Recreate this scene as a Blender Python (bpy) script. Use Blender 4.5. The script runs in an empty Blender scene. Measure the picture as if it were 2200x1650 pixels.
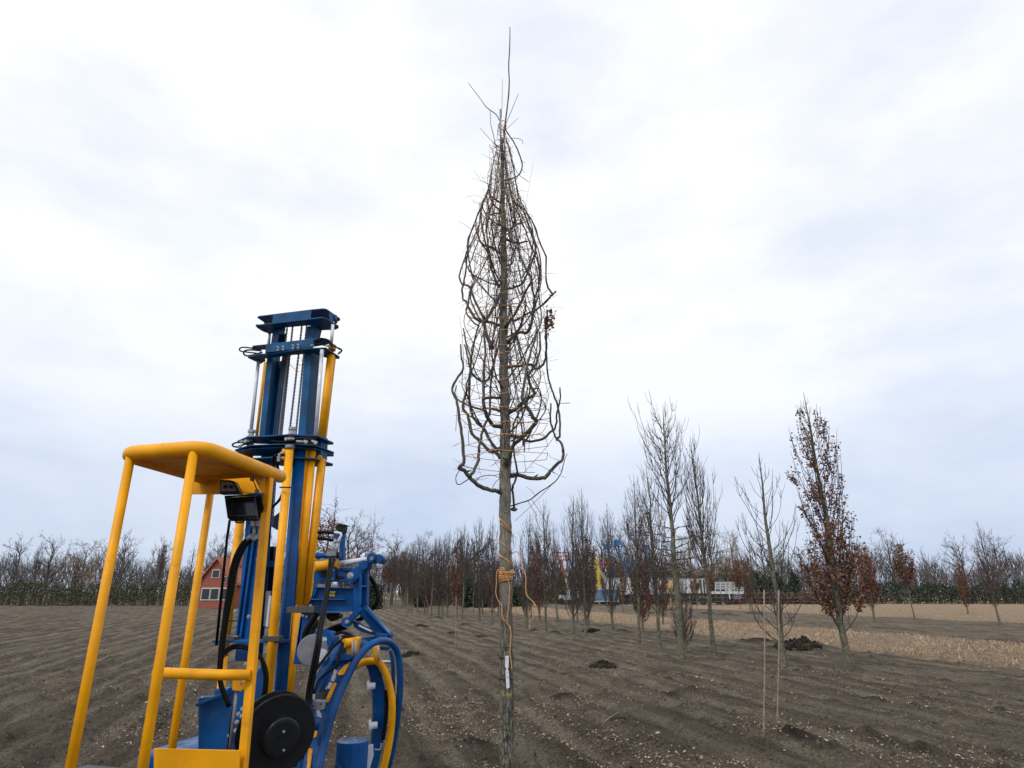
import bpy, math, random
import numpy as np
from mathutils import Vector
sc = bpy.context.scene
COL = sc.collection
R = math.radians
# ------------------------------------------------------------------ camera, world, sun, exposure
CAM_H = 1.70
FPX = 1350.0
PITCH = math.atan(447/FPX)          # horizon at photo row 1272
KF = FPX/1200
# FPX: focal length in photo pixels (photo 2200 px wide)
cam = bpy.data.cameras.new('camera'); cam.sensor_width = 36; cam.lens = 36*FPX/2200
cam.clip_start = 0.05; cam.clip_end = 4000
cam_o = bpy.data.objects.new('camera', cam); COL.objects.link(cam_o)
cam_o.location = (0, 0, CAM_H); cam_o.rotation_euler = (R(90)+PITCH, 0, 0)
sc.camera = cam_o
sc.view_settings.view_transform = 'Standard'; sc.view_settings.look = 'None'
sc.view_settings.exposure = 0.0; sc.view_settings.gamma = 1.0

SUN_EL, SUN_AZ = R(48), R(215)      # azimuth clockwise from +Y: behind and to the left of the camera
world = bpy.data.worlds.new('World'); sc.world = world; world.use_nodes = True
wt = world.node_tree; wn = wt.nodes; wl = wt.links
wn.clear()
def wnode(t, **k):
    n = wn.new(t)
    for a, b in k.items(): setattr(n, a, b)
    return n
w_out = wnode('ShaderNodeOutputWorld'); w_bg = wnode('ShaderNodeBackground')
w_tc = wnode('ShaderNodeTexCoord')
w_sky = wnode('ShaderNodeTexSky', sky_type='NISHITA'); w_sky.sun_disc = False
w_sky.sun_elevation = SUN_EL; w_sky.sun_rotation = SUN_AZ
w_sep = wnode('ShaderNodeSeparateXYZ'); wl.new(w_tc.outputs['Generated'], w_sep.inputs[0])
w_map = wnode('ShaderNodeMapping'); w_map.inputs['Scale'].default_value = (1.0, 1.0, 2.3)
w_map.inputs['Location'].default_value = (0.75, 0.2, 0.3)
wl.new(w_tc.outputs['Generated'], w_map.inputs[0])
w_n = wnode('ShaderNodeTexNoise'); w_n.inputs['Scale'].default_value = 2.1; w_n.inputs['Detail'].default_value = 5; w_n.inputs['Roughness'].default_value = 0.56
wl.new(w_map.outputs[0], w_n.inputs['Vector'])
w_r = wnode('ShaderNodeValToRGB')    # cloud thickness -> grey underside / bright gap
w_r.color_ramp.elements[0].position = 0.35; w_r.color_ramp.elements[0].color = (7.0, 7.45, 8.35, 1)
w_r.color_ramp.elements[1].position = 0.58; w_r.color_ramp.elements[1].color = (9.0, 9.05, 9.2, 1)
wl.new(w_n.outputs[0], w_r.inputs[0])
w_h = wnode('ShaderNodeValToRGB')    # overcast sky is duller and bluer low down
e = w_h.color_ramp.elements
e[0].position = 0.0; e[0].color = (0.60, 0.68, 0.82, 1)
e[1].position = 0.60; e[1].color = (1.02, 1.02, 1.02, 1)
x = e.new(0.08); x.color = (0.65, 0.72, 0.85, 1)
x = e.new(0.17); x.color = (0.72, 0.78, 0.89, 1)
x = e.new(0.27); x.color = (0.93, 0.95, 0.99, 1)
x = e.new(0.40); x.color = (0.99, 1.0, 1.0, 1)
wl.new(w_sep.outputs['Z'], w_h.inputs[0])
w_m = wnode('ShaderNodeMixRGB', blend_type='MULTIPLY'); w_m.inputs[0].default_value = 1
wl.new(w_r.outputs[0], w_m.inputs[1]); wl.new(w_h.outputs[0], w_m.inputs[2])
w_mix = wnode('ShaderNodeMixRGB'); w_mix.inputs[0].default_value = 0.93
wl.new(w_sky.outputs[0], w_mix.inputs[1]); wl.new(w_m.outputs[0], w_mix.inputs[2])
wl.new(w_mix.outputs[0], w_bg.inputs[0]); w_bg.inputs[1].default_value = 0.121
wl.new(w_bg.outputs[0], w_out.inputs[0])

sl = bpy.data.lights.new('sun', 'SUN'); sl.energy = 1.5; sl.angle = R(14); sl.color = (1, .97, .92)
so = bpy.data.objects.new('sun', sl); COL.objects.link(so)
sd = Vector((math.sin(SUN_AZ)*math.cos(SUN_EL), math.cos(SUN_AZ)*math.cos(SUN_EL), math.sin(SUN_EL)))
so.rotation_euler = sd.to_track_quat('Z', 'Y').to_euler(); so.location = (-6, -6, 12)

# ------------------------------------------------------------------ measuring: photo pixel -> point of the place
cp, sp = math.cos(PITCH), math.sin(PITCH)
def ray(px, py):
    a = (px-1100)/FPX; b = (825-py)/FPX
    return np.array([a, cp - b*sp, sp + b*cp])
C0 = np.array([0, 0, CAM_H])
def P(px, py, Y):                    # at forward distance Y
    d = ray(px, py); return C0 + d*(Y/d[1])
def PZ(px, py, z):                   # on the level plane z
    d = ray(px, py); return C0 + d*((z-CAM_H)/d[2])
def plane(px, py, o, n):
    d = ray(px, py); return C0 + d*(np.dot(np.asarray(o)-C0, n)/np.dot(d, n))
def mpp(p):                          # metres per photo pixel at a point
    q = np.asarray(p)-C0; return (q[1]*cp + q[2]*sp)/FPX
def G(px, py):                       # on the ground
    return PZ(px, py, 0.0)

# ------------------------------------------------------------------ materials
def mat(name, base, rough=.6, dirt=0, metal=0, bump=0, bscale=30, var=0, vscale=6, var2=None, island=0, coat=0, spec=.5, vdetail=4):
    m = bpy.data.materials.new(name); m.use_nodes = True
    t = m.node_tree; n = t.nodes; l = t.links; b = n['Principled BSDF']
    b.inputs['Roughness'].default_value = rough; b.inputs['Metallic'].default_value = metal
    b.inputs['Base Color'].default_value = (*base, 1)
    b.inputs['Specular IOR Level'].default_value = spec
    if coat: b.inputs['Coat Weight'].default_value = coat; b.inputs['Coat Roughness'].default_value = .12
    tc = n.new('ShaderNodeTexCoord'); out = None
    if var:
        nz = n.new('ShaderNodeTexNoise'); nz.inputs['Scale'].default_value = vscale; nz.inputs['Detail'].default_value = vdetail
        l.new(tc.outputs['Object'], nz.inputs['Vector'])
        rp = n.new('ShaderNodeValToRGB'); rp.color_ramp.elements[0].position = .35; rp.color_ramp.elements[1].position = .65
        c0 = [c*(1-var) for c in base]; c1 = var2 or [min(1, c*(1+var)) for c in base]
        rp.color_ramp.elements[0].color = (*c0, 1); rp.color_ramp.elements[1].color = (*c1, 1)
        l.new(nz.outputs[0], rp.inputs[0]); out = rp.outputs[0]
    if island:
        g = n.new('ShaderNodeNewGeometry'); hs = n.new('ShaderNodeHueSaturation')
        mr = n.new('ShaderNodeMapRange'); mr.inputs['To Min'].default_value = 1-island; mr.inputs['To Max'].default_value = 1+island
        l.new(g.outputs['Random Per Island'], mr.inputs[0]); l.new(mr.outputs[0], hs.inputs['Value'])
        if out is None: hs.inputs['Color'].default_value = (*base, 1)
        else: l.new(out, hs.inputs['Color'])
        out = hs.outputs[0]
    if dirt:                               # scuffs, dust and dried mud that sit on the paint
        nd = n.new('ShaderNodeTexNoise'); nd.inputs['Scale'].default_value = 9; nd.inputs['Detail'].default_value = 9; nd.inputs['Roughness'].default_value = .72
        l.new(tc.outputs['Object'], nd.inputs['Vector'])
        md = n.new('ShaderNodeMapRange'); md.inputs[1].default_value = .56; md.inputs[2].default_value = .74; md.inputs[4].default_value = dirt; l.new(nd.outputs[0], md.inputs[0])
        xd = n.new('ShaderNodeMixRGB'); xd.inputs[2].default_value = (.075, .062, .048, 1); l.new(md.outputs[0], xd.inputs[0])
        if out is None: xd.inputs[1].default_value = (*base, 1)
        else: l.new(out, xd.inputs[1])
        out = xd.outputs[0]
        mr2 = n.new('ShaderNodeMapRange'); mr2.inputs[1].default_value = .4; mr2.inputs[2].default_value = .7; mr2.inputs[3].default_value = rough-.08; mr2.inputs[4].default_value = rough+.3; l.new(nd.outputs[0], mr2.inputs[0]); l.new(mr2.outputs[0], b.inputs['Roughness'])
    if out is not None: l.new(out, b.inputs['Base Color'])
    if bump:
        nb = n.new('ShaderNodeTexNoise'); nb.inputs['Scale'].default_value = bscale; nb.inputs['Detail'].default_value = 6
        l.new(tc.outputs['Object'], nb.inputs['Vector'])
        bp = n.new('ShaderNodeBump'); bp.inputs['Strength'].default_value = bump; bp.inputs['Distance'].default_value = .01
        l.new(nb.outputs[0], bp.inputs['Height']); l.new(bp.outputs[0], b.inputs['Normal'])
    return m
M = {}
M['blue'] = mat('blue_paint', (.001, .066, .235), .38, bump=.05, bscale=12, var=.3, vscale=5, spec=.28, dirt=.55)
M['blue_dark'] = mat('blue_paint_mast', (.001, .070, .185), .38, bump=.05, bscale=12, var=.3, vscale=7, spec=.3, dirt=.5)
M['yellow'] = mat('yellow_paint', (.87, .375, .003), .42, bump=.06, bscale=14, var=.12, vscale=6, spec=.3, dirt=.45)
M['chrome'] = mat('polished_steel', (.72, .73, .75), .16, 1)
M['steel'] = mat('zinc_steel', (.36, .36, .37), .38, .85, var=.15, vscale=40)
M['cast'] = mat('cast_grey', (.22, .22, .235), .5, .3, var=.15, vscale=20)
M['rubber'] = mat('black_rubber', (.0045, .0045, .005), .5, bump=.1, bscale=80, spec=.14)
M['plastic'] = mat('black_plastic', (.010, .011, .013), .42, var=.2, vscale=30, spec=.3)
M['dark'] = mat('dark_steel', (.05, .047, .045), .55, .3, bump=.1, bscale=40)
M['screen'] = mat('screen_glass', (.035, .045, .055), .12, var=.3, vscale=14)
M['white'] = mat('white_nylon', (.70, .70, .74), .45)
M['reddot'] = mat('red_plastic', (.65, .02, .02), .4)
M['wood_cane'] = mat('bamboo_cane', (.30, .215, .15), .7, var=.25, vscale=18)
M['twine'] = mat('orange_twine', (.70, .34, .11), .8, var=.2, vscale=60)
M['tagwhite'] = mat('white_tag', (.74, .76, .80), .5, var=.06, vscale=30)
M['ink'] = mat('ink', (.02, .02, .03), .6)
M['twig'] = mat('twig_bark', (.062, .050, .043), .8, var=.35, vscale=5)
M['twig_red'] = mat('tied_twig_bark', (.068, .042, .037), .7, var=.4, vscale=9)
M['bgbark'] = mat('nursery_bark', (.125, .115, .085), .85, var=.5, vscale=13, var2=(.165, .158, .10), bump=.4, bscale=25)
M['leaf'] = mat('dead_beech_leaf', (.18, .078, .042), .7, island=.6)
M['oakleaf'] = mat('dead_oak_leaf', (.16, .052, .033), .7, island=.6)
M['litter'] = mat('fallen_leaf', (.27, .195, .135), .75, island=.7)
M['straw'] = mat('dry_straw', (.40, .285, .18), .8, island=.6)
M['farbark'] = mat('far_bark', (.092, .078, .074), .9, var=.35, vscale=.5)
M['goldbark'] = mat('willow_bark', (.235, .175, .105), .9, var=.35, vscale=.4)
M['evergreen'] = mat('evergreen_leaf', (.030, .048, .022), .7, island=.5)
M['olive'] = mat('olive_twig', (.085, .085, .045), .85, island=.5)
M['hedge_red'] = mat('beech_hedge', (.115, .062, .045), .8, island=.5)

def bark_main(name='tied_tree_bark', k=1.0):
    m = bpy.data.materials.new(name); m.use_nodes = True
    t = m.node_tree; n = t.nodes; l = t.links; b = n['Principled BSDF']; b.inputs['Roughness'].default_value = .85
    b.inputs['Specular IOR Level'].default_value = .25
    g = n.new('ShaderNodeNewGeometry'); mp = n.new('ShaderNodeMapping'); mp.inputs['Scale'].default_value = (1, 1, .22)
    l.new(g.outputs['Position'], mp.inputs[0])
    n1 = n.new('ShaderNodeTexNoise'); n1.inputs['Scale'].default_value = 45; n1.inputs['Detail'].default_value = 7
    n1.inputs['Roughness'].default_value = .65
    l.new(mp.outputs[0], n1.inputs['Vector'])
    vo = n.new('ShaderNodeTexVoronoi'); vo.feature = 'DISTANCE_TO_EDGE'; vo.inputs['Scale'].default_value = 38
    nd = n.new('ShaderNodeMixRGB'); nd.inputs[0].default_value = .06; l.new(mp.outputs[0], nd.inputs[1]); l.new(n1.outputs[1], nd.inputs[2])
    l.new(nd.outputs[0], vo.inputs['Vector'])
    cr = n.new('ShaderNodeValToRGB'); cr.color_ramp.elements[0].position = .33; cr.color_ramp.elements[1].position = .66
    cr.color_ramp.elements[0].color = (.085*k, .078*k, .064*k, 1); cr.color_ramp.elements[1].color = (.30*k, .275*k, .235*k, 1)
    l.new(n1.outputs[0], cr.inputs[0])
    # fissures are deep on the old lower stem, smooth above
    sx = n.new('ShaderNodeSeparateXYZ'); l.new(g.outputs['Position'], sx.inputs[0])
    fh = n.new('ShaderNodeMapRange'); fh.inputs['From Min'].default_value = 2.3; fh.inputs['From Max'].default_value = 1.0
    l.new(sx.outputs['Z'], fh.inputs[0])
    ve = n.new('ShaderNodeMapRange'); ve.inputs['From Max'].default_value = .16; ve.inputs['To Min'].default_value = .22; l.new(vo.outputs['Distance'], ve.inputs[0])
    mf = n.new('ShaderNodeMixRGB'); mf.inputs[1].default_value = (1, 1, 1, 1); l.new(fh.outputs[0], mf.inputs[0]); l.new(ve.outputs[0], mf.inputs[2])
    mm = n.new('ShaderNodeMixRGB'); mm.blend_type = 'MULTIPLY'; mm.inputs[0].default_value = 1
    l.new(cr.outputs[0], mm.inputs[1]); l.new(mf.outputs[0], mm.inputs[2])
    # green algae and yellow lichen spots
    n2 = n.new('ShaderNodeTexNoise'); n2.inputs['Scale'].default_value = 5; n2.inputs['Detail'].default_value = 5; l.new(g.outputs['Position'], n2.inputs['Vector'])
    r2 = n.new('ShaderNodeMapRange'); r2.inputs['From Min'].default_value = .46; r2.inputs['From Max'].default_value = .68; r2.inputs['To Max'].default_value = .45; l.new(n2.outputs[0], r2.inputs[0])
    m2 = n.new('ShaderNodeMixRGB'); m2.inputs[2].default_value = (.16, .165, .085, 1); l.new(r2.outputs[0], m2.inputs[0]); l.new(mm.outputs[0], m2.inputs[1])
    n3 = n.new('ShaderNodeTexNoise'); n3.inputs['Scale'].default_value = 15; n3.inputs['Detail'].default_value = 4; l.new(g.outputs['Position'], n3.inputs['Vector'])
    r3 = n.new('ShaderNodeMapRange'); r3.inputs['From Min'].default_value = .63; r3.inputs['From Max'].default_value = .69; l.new(n3.outputs[0], r3.inputs[0])
    mu = n.new('ShaderNodeMath'); mu.operation = 'MULTIPLY'; l.new(r3.outputs[0], mu.inputs[0]); l.new(fh.outputs[0], mu.inputs[1])
    m3 = n.new('ShaderNodeMixRGB'); m3.inputs[2].default_value = (.30, .27, .035, 1); l.new(mu.outputs[0], m3.inputs[0]); l.new(m2.outputs[0], m3.inputs[1])
    l.new(m3.outputs[0], b.inputs['Base Color'])
    ad = n.new('ShaderNodeMixRGB'); ad.blend_type = 'MULTIPLY'; ad.inputs[0].default_value = 1; l.new(n1.outputs[0], ad.inputs[1]); l.new(mf.outputs[0], ad.inputs[2])
    bp = n.new('ShaderNodeBump'); bp.inputs['Strength'].default_value = .9; bp.inputs['Distance'].default_value = .012
    l.new(ad.outputs[0], bp.inputs['Height']); l.new(bp.outputs[0], b.inputs['Normal'])
    return m
M['bark'] = bark_main(); M['limb'] = bark_main('tied_limb_bark', .50)

# ------------------------------------------------------------------ mesh collector
class MB:
    def __init__(s): s.v = []; s.q = []; s.t = []; s.ng = []; s.n = 0; s.qs = []; s.ts = []
    def add(s, v, q=None, t=None, ng=None, smooth=False):
        v = np.asarray(v, float).reshape(-1, 3)
        if q is not None and len(q): q = np.asarray(q, int).reshape(-1, 4)+s.n; s.q.append(q); s.qs.append(np.full(len(q), smooth))
        if t is not None and len(t): t = np.asarray(t, int).reshape(-1, 3)+s.n; s.t.append(t); s.ts.append(np.full(len(t), smooth))
        if ng: s.ng += [([i+s.n for i in f], smooth) for f in ng]
        s.v.append(v); s.n += len(v); return s
    def tube(s, pts, rad, n=6, cap=True, sm=True):
        pts = np.asarray(pts, float); k = len(pts); rad = np.broadcast_to(np.asarray(rad, float), (k,))
        tg = np.gradient(pts, axis=0); tg /= np.linalg.norm(tg, axis=1)[:, None]+1e-12
        # parallel transport
        ref = np.eye(3)[np.argmin(np.abs(tg[0]))]; a = np.cross(tg[0], ref); a /= np.linalg.norm(a)+1e-12
        A = np.zeros((k, 3)); A[0] = a
        for i in range(1, k):
            a = a-tg[i]*np.dot(a, tg[i]); a = a/(np.linalg.norm(a)+1e-12); A[i] = a
        B = np.cross(tg, A); an = np.arange(n)*2*math.pi/n
        V = pts[:, None]+rad[:, None, None]*(np.cos(an)[None, :, None]*A[:, None]+np.sin(an)[None, :, None]*B[:, None])
        i = np.arange(k-1)[:, None]*n; j = np.arange(n)[None]; j2 = (j+1) % n
        q = np.stack([i+j, i+j2, i+n+j2, i+n+j], -1).reshape(-1, 4)
        ng = [list(range(n))[::-1], [(k-1)*n+a for a in range(n)]] if cap else None
        s.add(V, q=q, smooth=sm)
        if ng:
            for f, sml in [(ng[0], False), (ng[1], False)]: s.ng.append(([c+s.n-k*n for c in f], sml))
        return s
    def stick(s, a, b, r0, r1, n=3): return s.tube([a, b], [r0, r1], n, cap=False)
    def bar(s, p0, p1, au, av, wu, wv, wu1=None, wv1=None):   # box between two points, side axes au, av
        p0 = np.asarray(p0, float); p1 = np.asarray(p1, float); au = np.asarray(au, float); av = np.asarray(av, float)
        wu1 = wu if wu1 is None else wu1; wv1 = wv if wv1 is None else wv1
        V = []
        for p, a, b in ((p0, wu, wv), (p1, wu1, wv1)):
            for x, y in ((-1, -1), (1, -1), (1, 1), (-1, 1)): V.append(p+au*x*a/2+av*y*b/2)
        return s.add(V, q=[(0, 3, 2, 1), (4, 5, 6, 7), (0, 1, 5, 4), (1, 2, 6, 5), (2, 3, 7, 6), (3, 0, 4, 7)])
    def box(s, c, d, rz=0):
        c = np.asarray(c, float); ux = np.array([math.cos(rz), math.sin(rz), 0]); uy = np.array([-math.sin(rz), math.cos(rz), 0])
        return s.bar(c-np.array([0, 0, d[2]/2]), c+np.array([0, 0, d[2]/2]), ux, uy, d[0], d[1])
    def prism(s, poly, ext, smooth=False):
        poly = np.asarray(poly, float); ext = np.asarray(ext, float); k = len(poly)
        V = np.vstack([poly, poly+ext]); q = [(i, (i+1) % k, (i+1) % k+k, i+k) for i in range(k)]
        return s.add(V, q=q, ng=[list(range(k))[::-1], list(range(k, 2*k))])
    def disc(s, c, nrm, r, th, n=24, r1=None):                # short cylinder from c along nrm
        c = np.asarray(c, float); nrm = np.asarray(nrm, float)/np.linalg.norm(nrm)
        return s.tube([c, c+nrm*th], [r, r if r1 is None else r1], n)
    def lathe(s, c, nrm, prof, n=28):                         # profile [(offset along axis, radius)]
        c = np.asarray(c, float); nrm = np.asarray(nrm, float)/np.linalg.norm(nrm)
        ref = np.eye(3)[np.argmin(np.abs(nrm))]; a = np.cross(nrm, ref); a /= np.linalg.norm(a); b = np.cross(nrm, a)
        an = np.arange(n)*2*math.pi/n
        V = np.array([c+nrm*h+r*(math.cos(t)*a+math.sin(t)*b) for h, r in prof for t in an])
        k = len(prof); q = [(i*n+j, i*n+(j+1) % n, (i+1)*n+(j+1) % n, (i+1)*n+j) for i in range(k-1) for j in range(n)]
        return s.add(V, q=q, smooth=False)
    def build(s, name, m, parent=None, bevel=0, origin=None, link=True):
        me = bpy.data.meshes.new(name)
        V = np.vstack(s.v) if s.v else np.zeros((0, 3))
        if parent is not None: V = V-np.array(root_loc(parent))
        elif origin is not None: V = V-np.asarray(origin)
        q = np.vstack(s.q) if s.q else np.zeros((0, 4), int); t = np.vstack(s.t) if s.t else np.zeros((0, 3), int)
        nl = q.size+t.size+sum(len(f) for f, _ in s.ng); npoly = len(q)+len(t)+len(s.ng)
        me.vertices.add(len(V)); me.vertices.foreach_set('co', V.astype(np.float32).ravel())
        loops = np.concatenate([q.ravel(), t.ravel()]+[np.array(f) for f, _ in s.ng]).astype(np.int32)
        me.loops.add(nl); me.loops.foreach_set('vertex_index', loops)
        ls = np.concatenate([np.full(len(q), 4), np.full(len(t), 3), np.array([len(f) for f, _ in s.ng], int)]).astype(np.int32)
        st = np.concatenate([[0], np.cumsum(ls)[:-1]]).astype(np.int32)
        me.polygons.add(npoly); me.polygons.foreach_set('loop_start', st); me.polygons.foreach_set('loop_total', ls)
        sm = np.concatenate((s.qs if s.qs else [np.zeros(0, bool)])+(s.ts if s.ts else [np.zeros(0, bool)])+[np.array([x for _, x in s.ng], bool)])
        me.polygons.foreach_set('use_smooth', sm)
        me.update(calc_edges=True); me.validate()
        me.materials.append(m)
        o = bpy.data.objects.new(name, me)
        if link: COL.objects.link(o)
        if parent is not None: o.parent = parent
        elif origin is not None: o.location = origin
        if bevel:
            b = o.modifiers.new('edge', 'BEVEL'); b.width = bevel; b.segments = 2; b.limit_method = 'ANGLE'; b.angle_limit = R(50)
        return o
def root_loc(o):
    while o.parent: o = o.parent
    return o.location[:]
def tag(o, label=None, cat=None, group=None, kind=None):
    if label: o['label'] = label
    if cat: o['category'] = cat
    if group: o['group'] = group
    if kind: o['kind'] = kind
    return o
def empty(name, loc):
    o = bpy.data.objects.new(name, None); COL.objects.link(o); o.location = tuple(loc); o.empty_display_size = .2; return o
def cat(pts, m=4):                    # Catmull-Rom through points
    p = np.asarray(pts, float); k = len(p)
    if k < 3: return p
    e = np.vstack([2*p[0]-p[1], p, 2*p[-1]-p[-2]]); out = []
    for i in range(k-1):
        a, b, c, d = e[i:i+4]
        for t in np.arange(m)/m: out.append(.5*((2*b)+(-a+c)*t+(2*a-5*b+4*c-d)*t*t+(-a+3*b-3*c+d)*t**3))
    out.append(p[-1]); return np.array(out)
def text_mb(body, p, ux, uy, size, depth=.0008, shear=0.0):   # lettering as flat mesh on a surface
    cu = bpy.data.curves.new('lettering', 'FONT'); cu.body = body; cu.size = size; cu.extrude = depth; cu.shear = shear
    cu.align_x = 'CENTER'; cu.align_y = 'CENTER'; cu.offset = size*.025
    o = bpy.data.objects.new('lettering', cu); COL.objects.link(o)
    dg = bpy.context.evaluated_depsgraph_get(); dg.update()
    me = bpy.data.meshes.new_from_object(o.evaluated_get(dg))
    uz = np.cross(ux, uy); V = [np.asarray(p)+ux*v.co.x+uy*v.co.y+uz*v.co.z for v in me.vertices]
    mb = MB(); mb.add(V, ng=[list(f.vertices) for f in me.polygons])
    bpy.data.objects.remove(o); return mb

# ------------------------------------------------------------------ ground
ROW = np.array([-.271, .963]); ROW /= np.linalg.norm(ROW); ACR = np.array([ROW[1], -ROW[0]])
def vnoise(x, y, seed=0):
    xi = np.floor(x).astype(np.int64); yi = np.floor(y).astype(np.int64); fx = x-xi; fy = y-yi
    def h(a, b):
        n = (a*374761393+b*668265263+seed*974634777) & 0x7fffffff
        n = ((n ^ (n >> 13))*1274126177) & 0x7fffffff
        return ((n ^ (n >> 16)) & 0xffff)/65535.0
    ux = fx*fx*(3-2*fx); uy = fy*fy*(3-2*fy)
    return (h(xi, yi)*(1-ux)+h(xi+1, yi)*ux)*(1-uy)+(h(xi, yi+1)*(1-ux)+h(xi+1, yi+1)*ux)*uy-.5
MOUNDS = [(1297, 1432, .42, .07), (1270, 1357, .5, .10), (1195, 1362, .4, .10), (1147, 1356, .35, .10), (905, 1345, .5, .12), (968, 1362, .45, .10), (1035, 1370, .6, .08),
          (1720, 1395, 1.0, .25), (1625, 1380, .8, .12), (1340, 1358, .5, .08), (1205, 1502, .3, .07), (880, 1408, .35, .06), (1035, 1598, .22, .04), (1560, 1322, 1., .15),
          (1400, 1318, .8, .15), (1440, 1313, .9, .15), (1620, 1320, 1.2, .2), (1520, 1320, .9, .2), (1330, 1555, .2, .05), (1000, 1345, .5, .1), (940, 1330, .7, .15), (1700, 1590, .35, .1), (1460, 1490, .4, .05)]
MW = [(G(a, b)[:2], r, h) for a, b, r, h in MOUNDS]
def gheight(x, y):
    x = np.asarray(x, float); y = np.asarray(y, float); d = np.hypot(x, y)
    s = x*ACR[0]+y*ACR[1]; t = x*ROW[0]+y*ROW[1]
    near = np.clip(1.2-d/45, .12, 1)
    w = s+.25*vnoise(t*.22, s*.22, 5)
    z = .030*np.sin(w*2*math.pi/.78)*(.6+1.6*vnoise(t*.25, s*.45, 6))+.018*np.sin(w*2*math.pi/3.1+1)
    z = z+.05*vnoise(x*.5, y*.5, 1)+.035*vnoise(x*1.7, y*1.7, 2)+(.030*vnoise(s*5, t*3.2, 3)+.050*np.abs(vnoise(x*11, y*11, 4))+.034*np.abs(vnoise(x*27, y*27, 8))+.014*vnoise(x*61, y*61, 14))*near
    cl = vnoise(x*4.1, y*4.1, 9); z = z+np.where(cl > .26, (cl-.26)*.35, 0)*near
    for c, r, h in MW:
        q = ((x-c[0])**2+(y-c[1])**2)/(r*r)
        z = z+h*np.exp(-q*1.6)*(1+.9*vnoise(x*5, y*5, 12))*(q < 6)
    return z*np.clip(d/2, 0, 1)
def make_ground():
    nc = 620; ang = np.linspace(R(-62), R(62), nc)
    rr = np.concatenate([[.3], 1.5*np.exp(np.arange(0, 1180)*.0052)]); rr = np.append(rr, [900, 1500, 2600])
    A, Rr = np.meshgrid(ang, rr); X = np.sin(A)*Rr; Y = np.cos(A)*Rr; Z = gheight(X, Y)
    Z[-6:] = 0; Z = np.where(Rr > 250, 0, Z)
    fresh = np.zeros_like(X)
    for c, r, h in MW: fresh += np.exp(-((X-c[0])**2+(Y-c[1])**2)/(r*r)*1.3)*(1+vnoise(X*4, Y*4, 3))
    k = len(rr); i = np.arange(k-1)[:, None]*nc; j = np.arange(nc-1)[None]
    q = np.stack([i+j, i+nc+j, i+nc+j+1, i+j+1], -1).reshape(-1, 4)
    mb = MB(); mb.add(np.stack([X, Y, Z], -1), q=q, smooth=True); n0 = mb.n
    # the rest of the field behind the viewer, coarser
    a2 = np.linspace(R(62), R(298), 70); r2 = np.concatenate([[.3], 1.5*np.exp(np.arange(0, 60)*.1), [2600]])
    A2, R2 = np.meshgrid(a2, r2); X2 = np.sin(A2)*R2; Y2 = np.cos(A2)*R2; Z2 = gheight(X2, Y2)*(R2 < 250)
    i = np.arange(len(r2)-1)[:, None]*70; j = np.arange(69)[None]
    mb.add(np.stack([X2, Y2, Z2], -1), q=np.stack([i+j, i+70+j, i+70+j+1, i+j+1], -1).reshape(-1, 4), smooth=True)
    m = bpy.data.materials.new('field_soil'); m.use_nodes = True; t = m.node_tree; n = t.nodes; l = t.links; b = n['Principled BSDF']
    b.inputs['Roughness'].default_value = .95; b.inputs['Specular IOR Level'].default_value = .15
    g = n.new('ShaderNodeNewGeometry')
    def math_(op, a, c, cl=False):
        x = n.new('ShaderNodeMath'); x.operation = op; x.use_clamp = cl
        for i_, v in enumerate((a, c)):
            if v is None: continue
            if isinstance(v, (int, float)): x.inputs[i_].default_value = v
            else: l.new(v, x.inputs[i_])
        return x.outputs[0]
    def noise(sc_, det=6, vec=None, rough=.6):
        x = n.new('ShaderNodeTexNoise'); x.inputs['Scale'].default_value = sc_; x.inputs['Detail'].default_value = det; x.inputs['Roughness'].default_value = rough
        l.new(vec or g.outputs['Position'], x.inputs['Vector']); return x.outputs[0]
    def mix(f, a, c, bt='MIX'):
        x = n.new('ShaderNodeMixRGB'); x.blend_type = bt
        if isinstance(f, (int, float)): x.inputs[0].default_value = f
        else: l.new(f, x.inputs[0])
        for i_, v in ((1, a), (2, c)):
            if isinstance(v, tuple): x.inputs[i_].default_value = (*v, 1)
            else: l.new(v, x.inputs[i_])
        return x.outputs[0]
    def rng(v, a, c, lo=0, hi=1):
        x = n.new('ShaderNodeMapRange'); x.inputs[1].default_value = a; x.inputs[2].default_value = c; x.inputs[3].default_value = lo; x.inputs[4].default_value = hi
        l.new(v, x.inputs[0]); return x.outputs[0]
    sx = n.new('ShaderNodeSeparateXYZ'); l.new(g.outputs['Position'], sx.inputs[0])
    s_ = math_('ADD', math_('MULTIPLY', sx.outputs[0], float(ACR[0])), math_('MULTIPLY', sx.outputs[1], float(ACR[1])))
    t_ = math_('ADD', math_('MULTIPLY', sx.outputs[0], float(ROW[0])), math_('MULTIPLY', sx.outputs[1], float(ROW[1])))
    cb = n.new('ShaderNodeCombineXYZ'); l.new(s_, cb.inputs[0]); l.new(math_('MULTIPLY', t_, .12), cb.inputs[1]); stv = cb.outputs[0]
    soil = mix(rng(noise(1.4, 8), .38, .62), (.070, .058, .044), (.142, .119, .090))
    soil = mix(rng(noise(9, 8, None, .75), .40, .62, 0, .65), soil, (.130, .104, .078))
    # dry compacted wheel tracks along the rows
    st = mix(rng(noise(2.4, 5, stv), .48, .60, 0, .85), soil, (.195, .165, .124))
    st = mix(rng(noise(7.0, 6, stv), .52, .64, 0, .5), st, (.145, .122, .094))
    def sinm(period, ph, lo, hi):
        return rng(math_('SINE', math_('ADD', math_('MULTIPLY', math_('ADD', s_, math_('MULTIPLY', noise(1.1, 5, stv), .45)), 6.2832/period), ph), None), lo, hi)
    gate = rng(noise(.9, 7), .38, .60, .05, 1)
    st = mix(math_('MULTIPLY', sinm(.78, .4, .35, .85), math_('MULTIPLY', gate, .75)), st, (.240, .208, .160))
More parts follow.
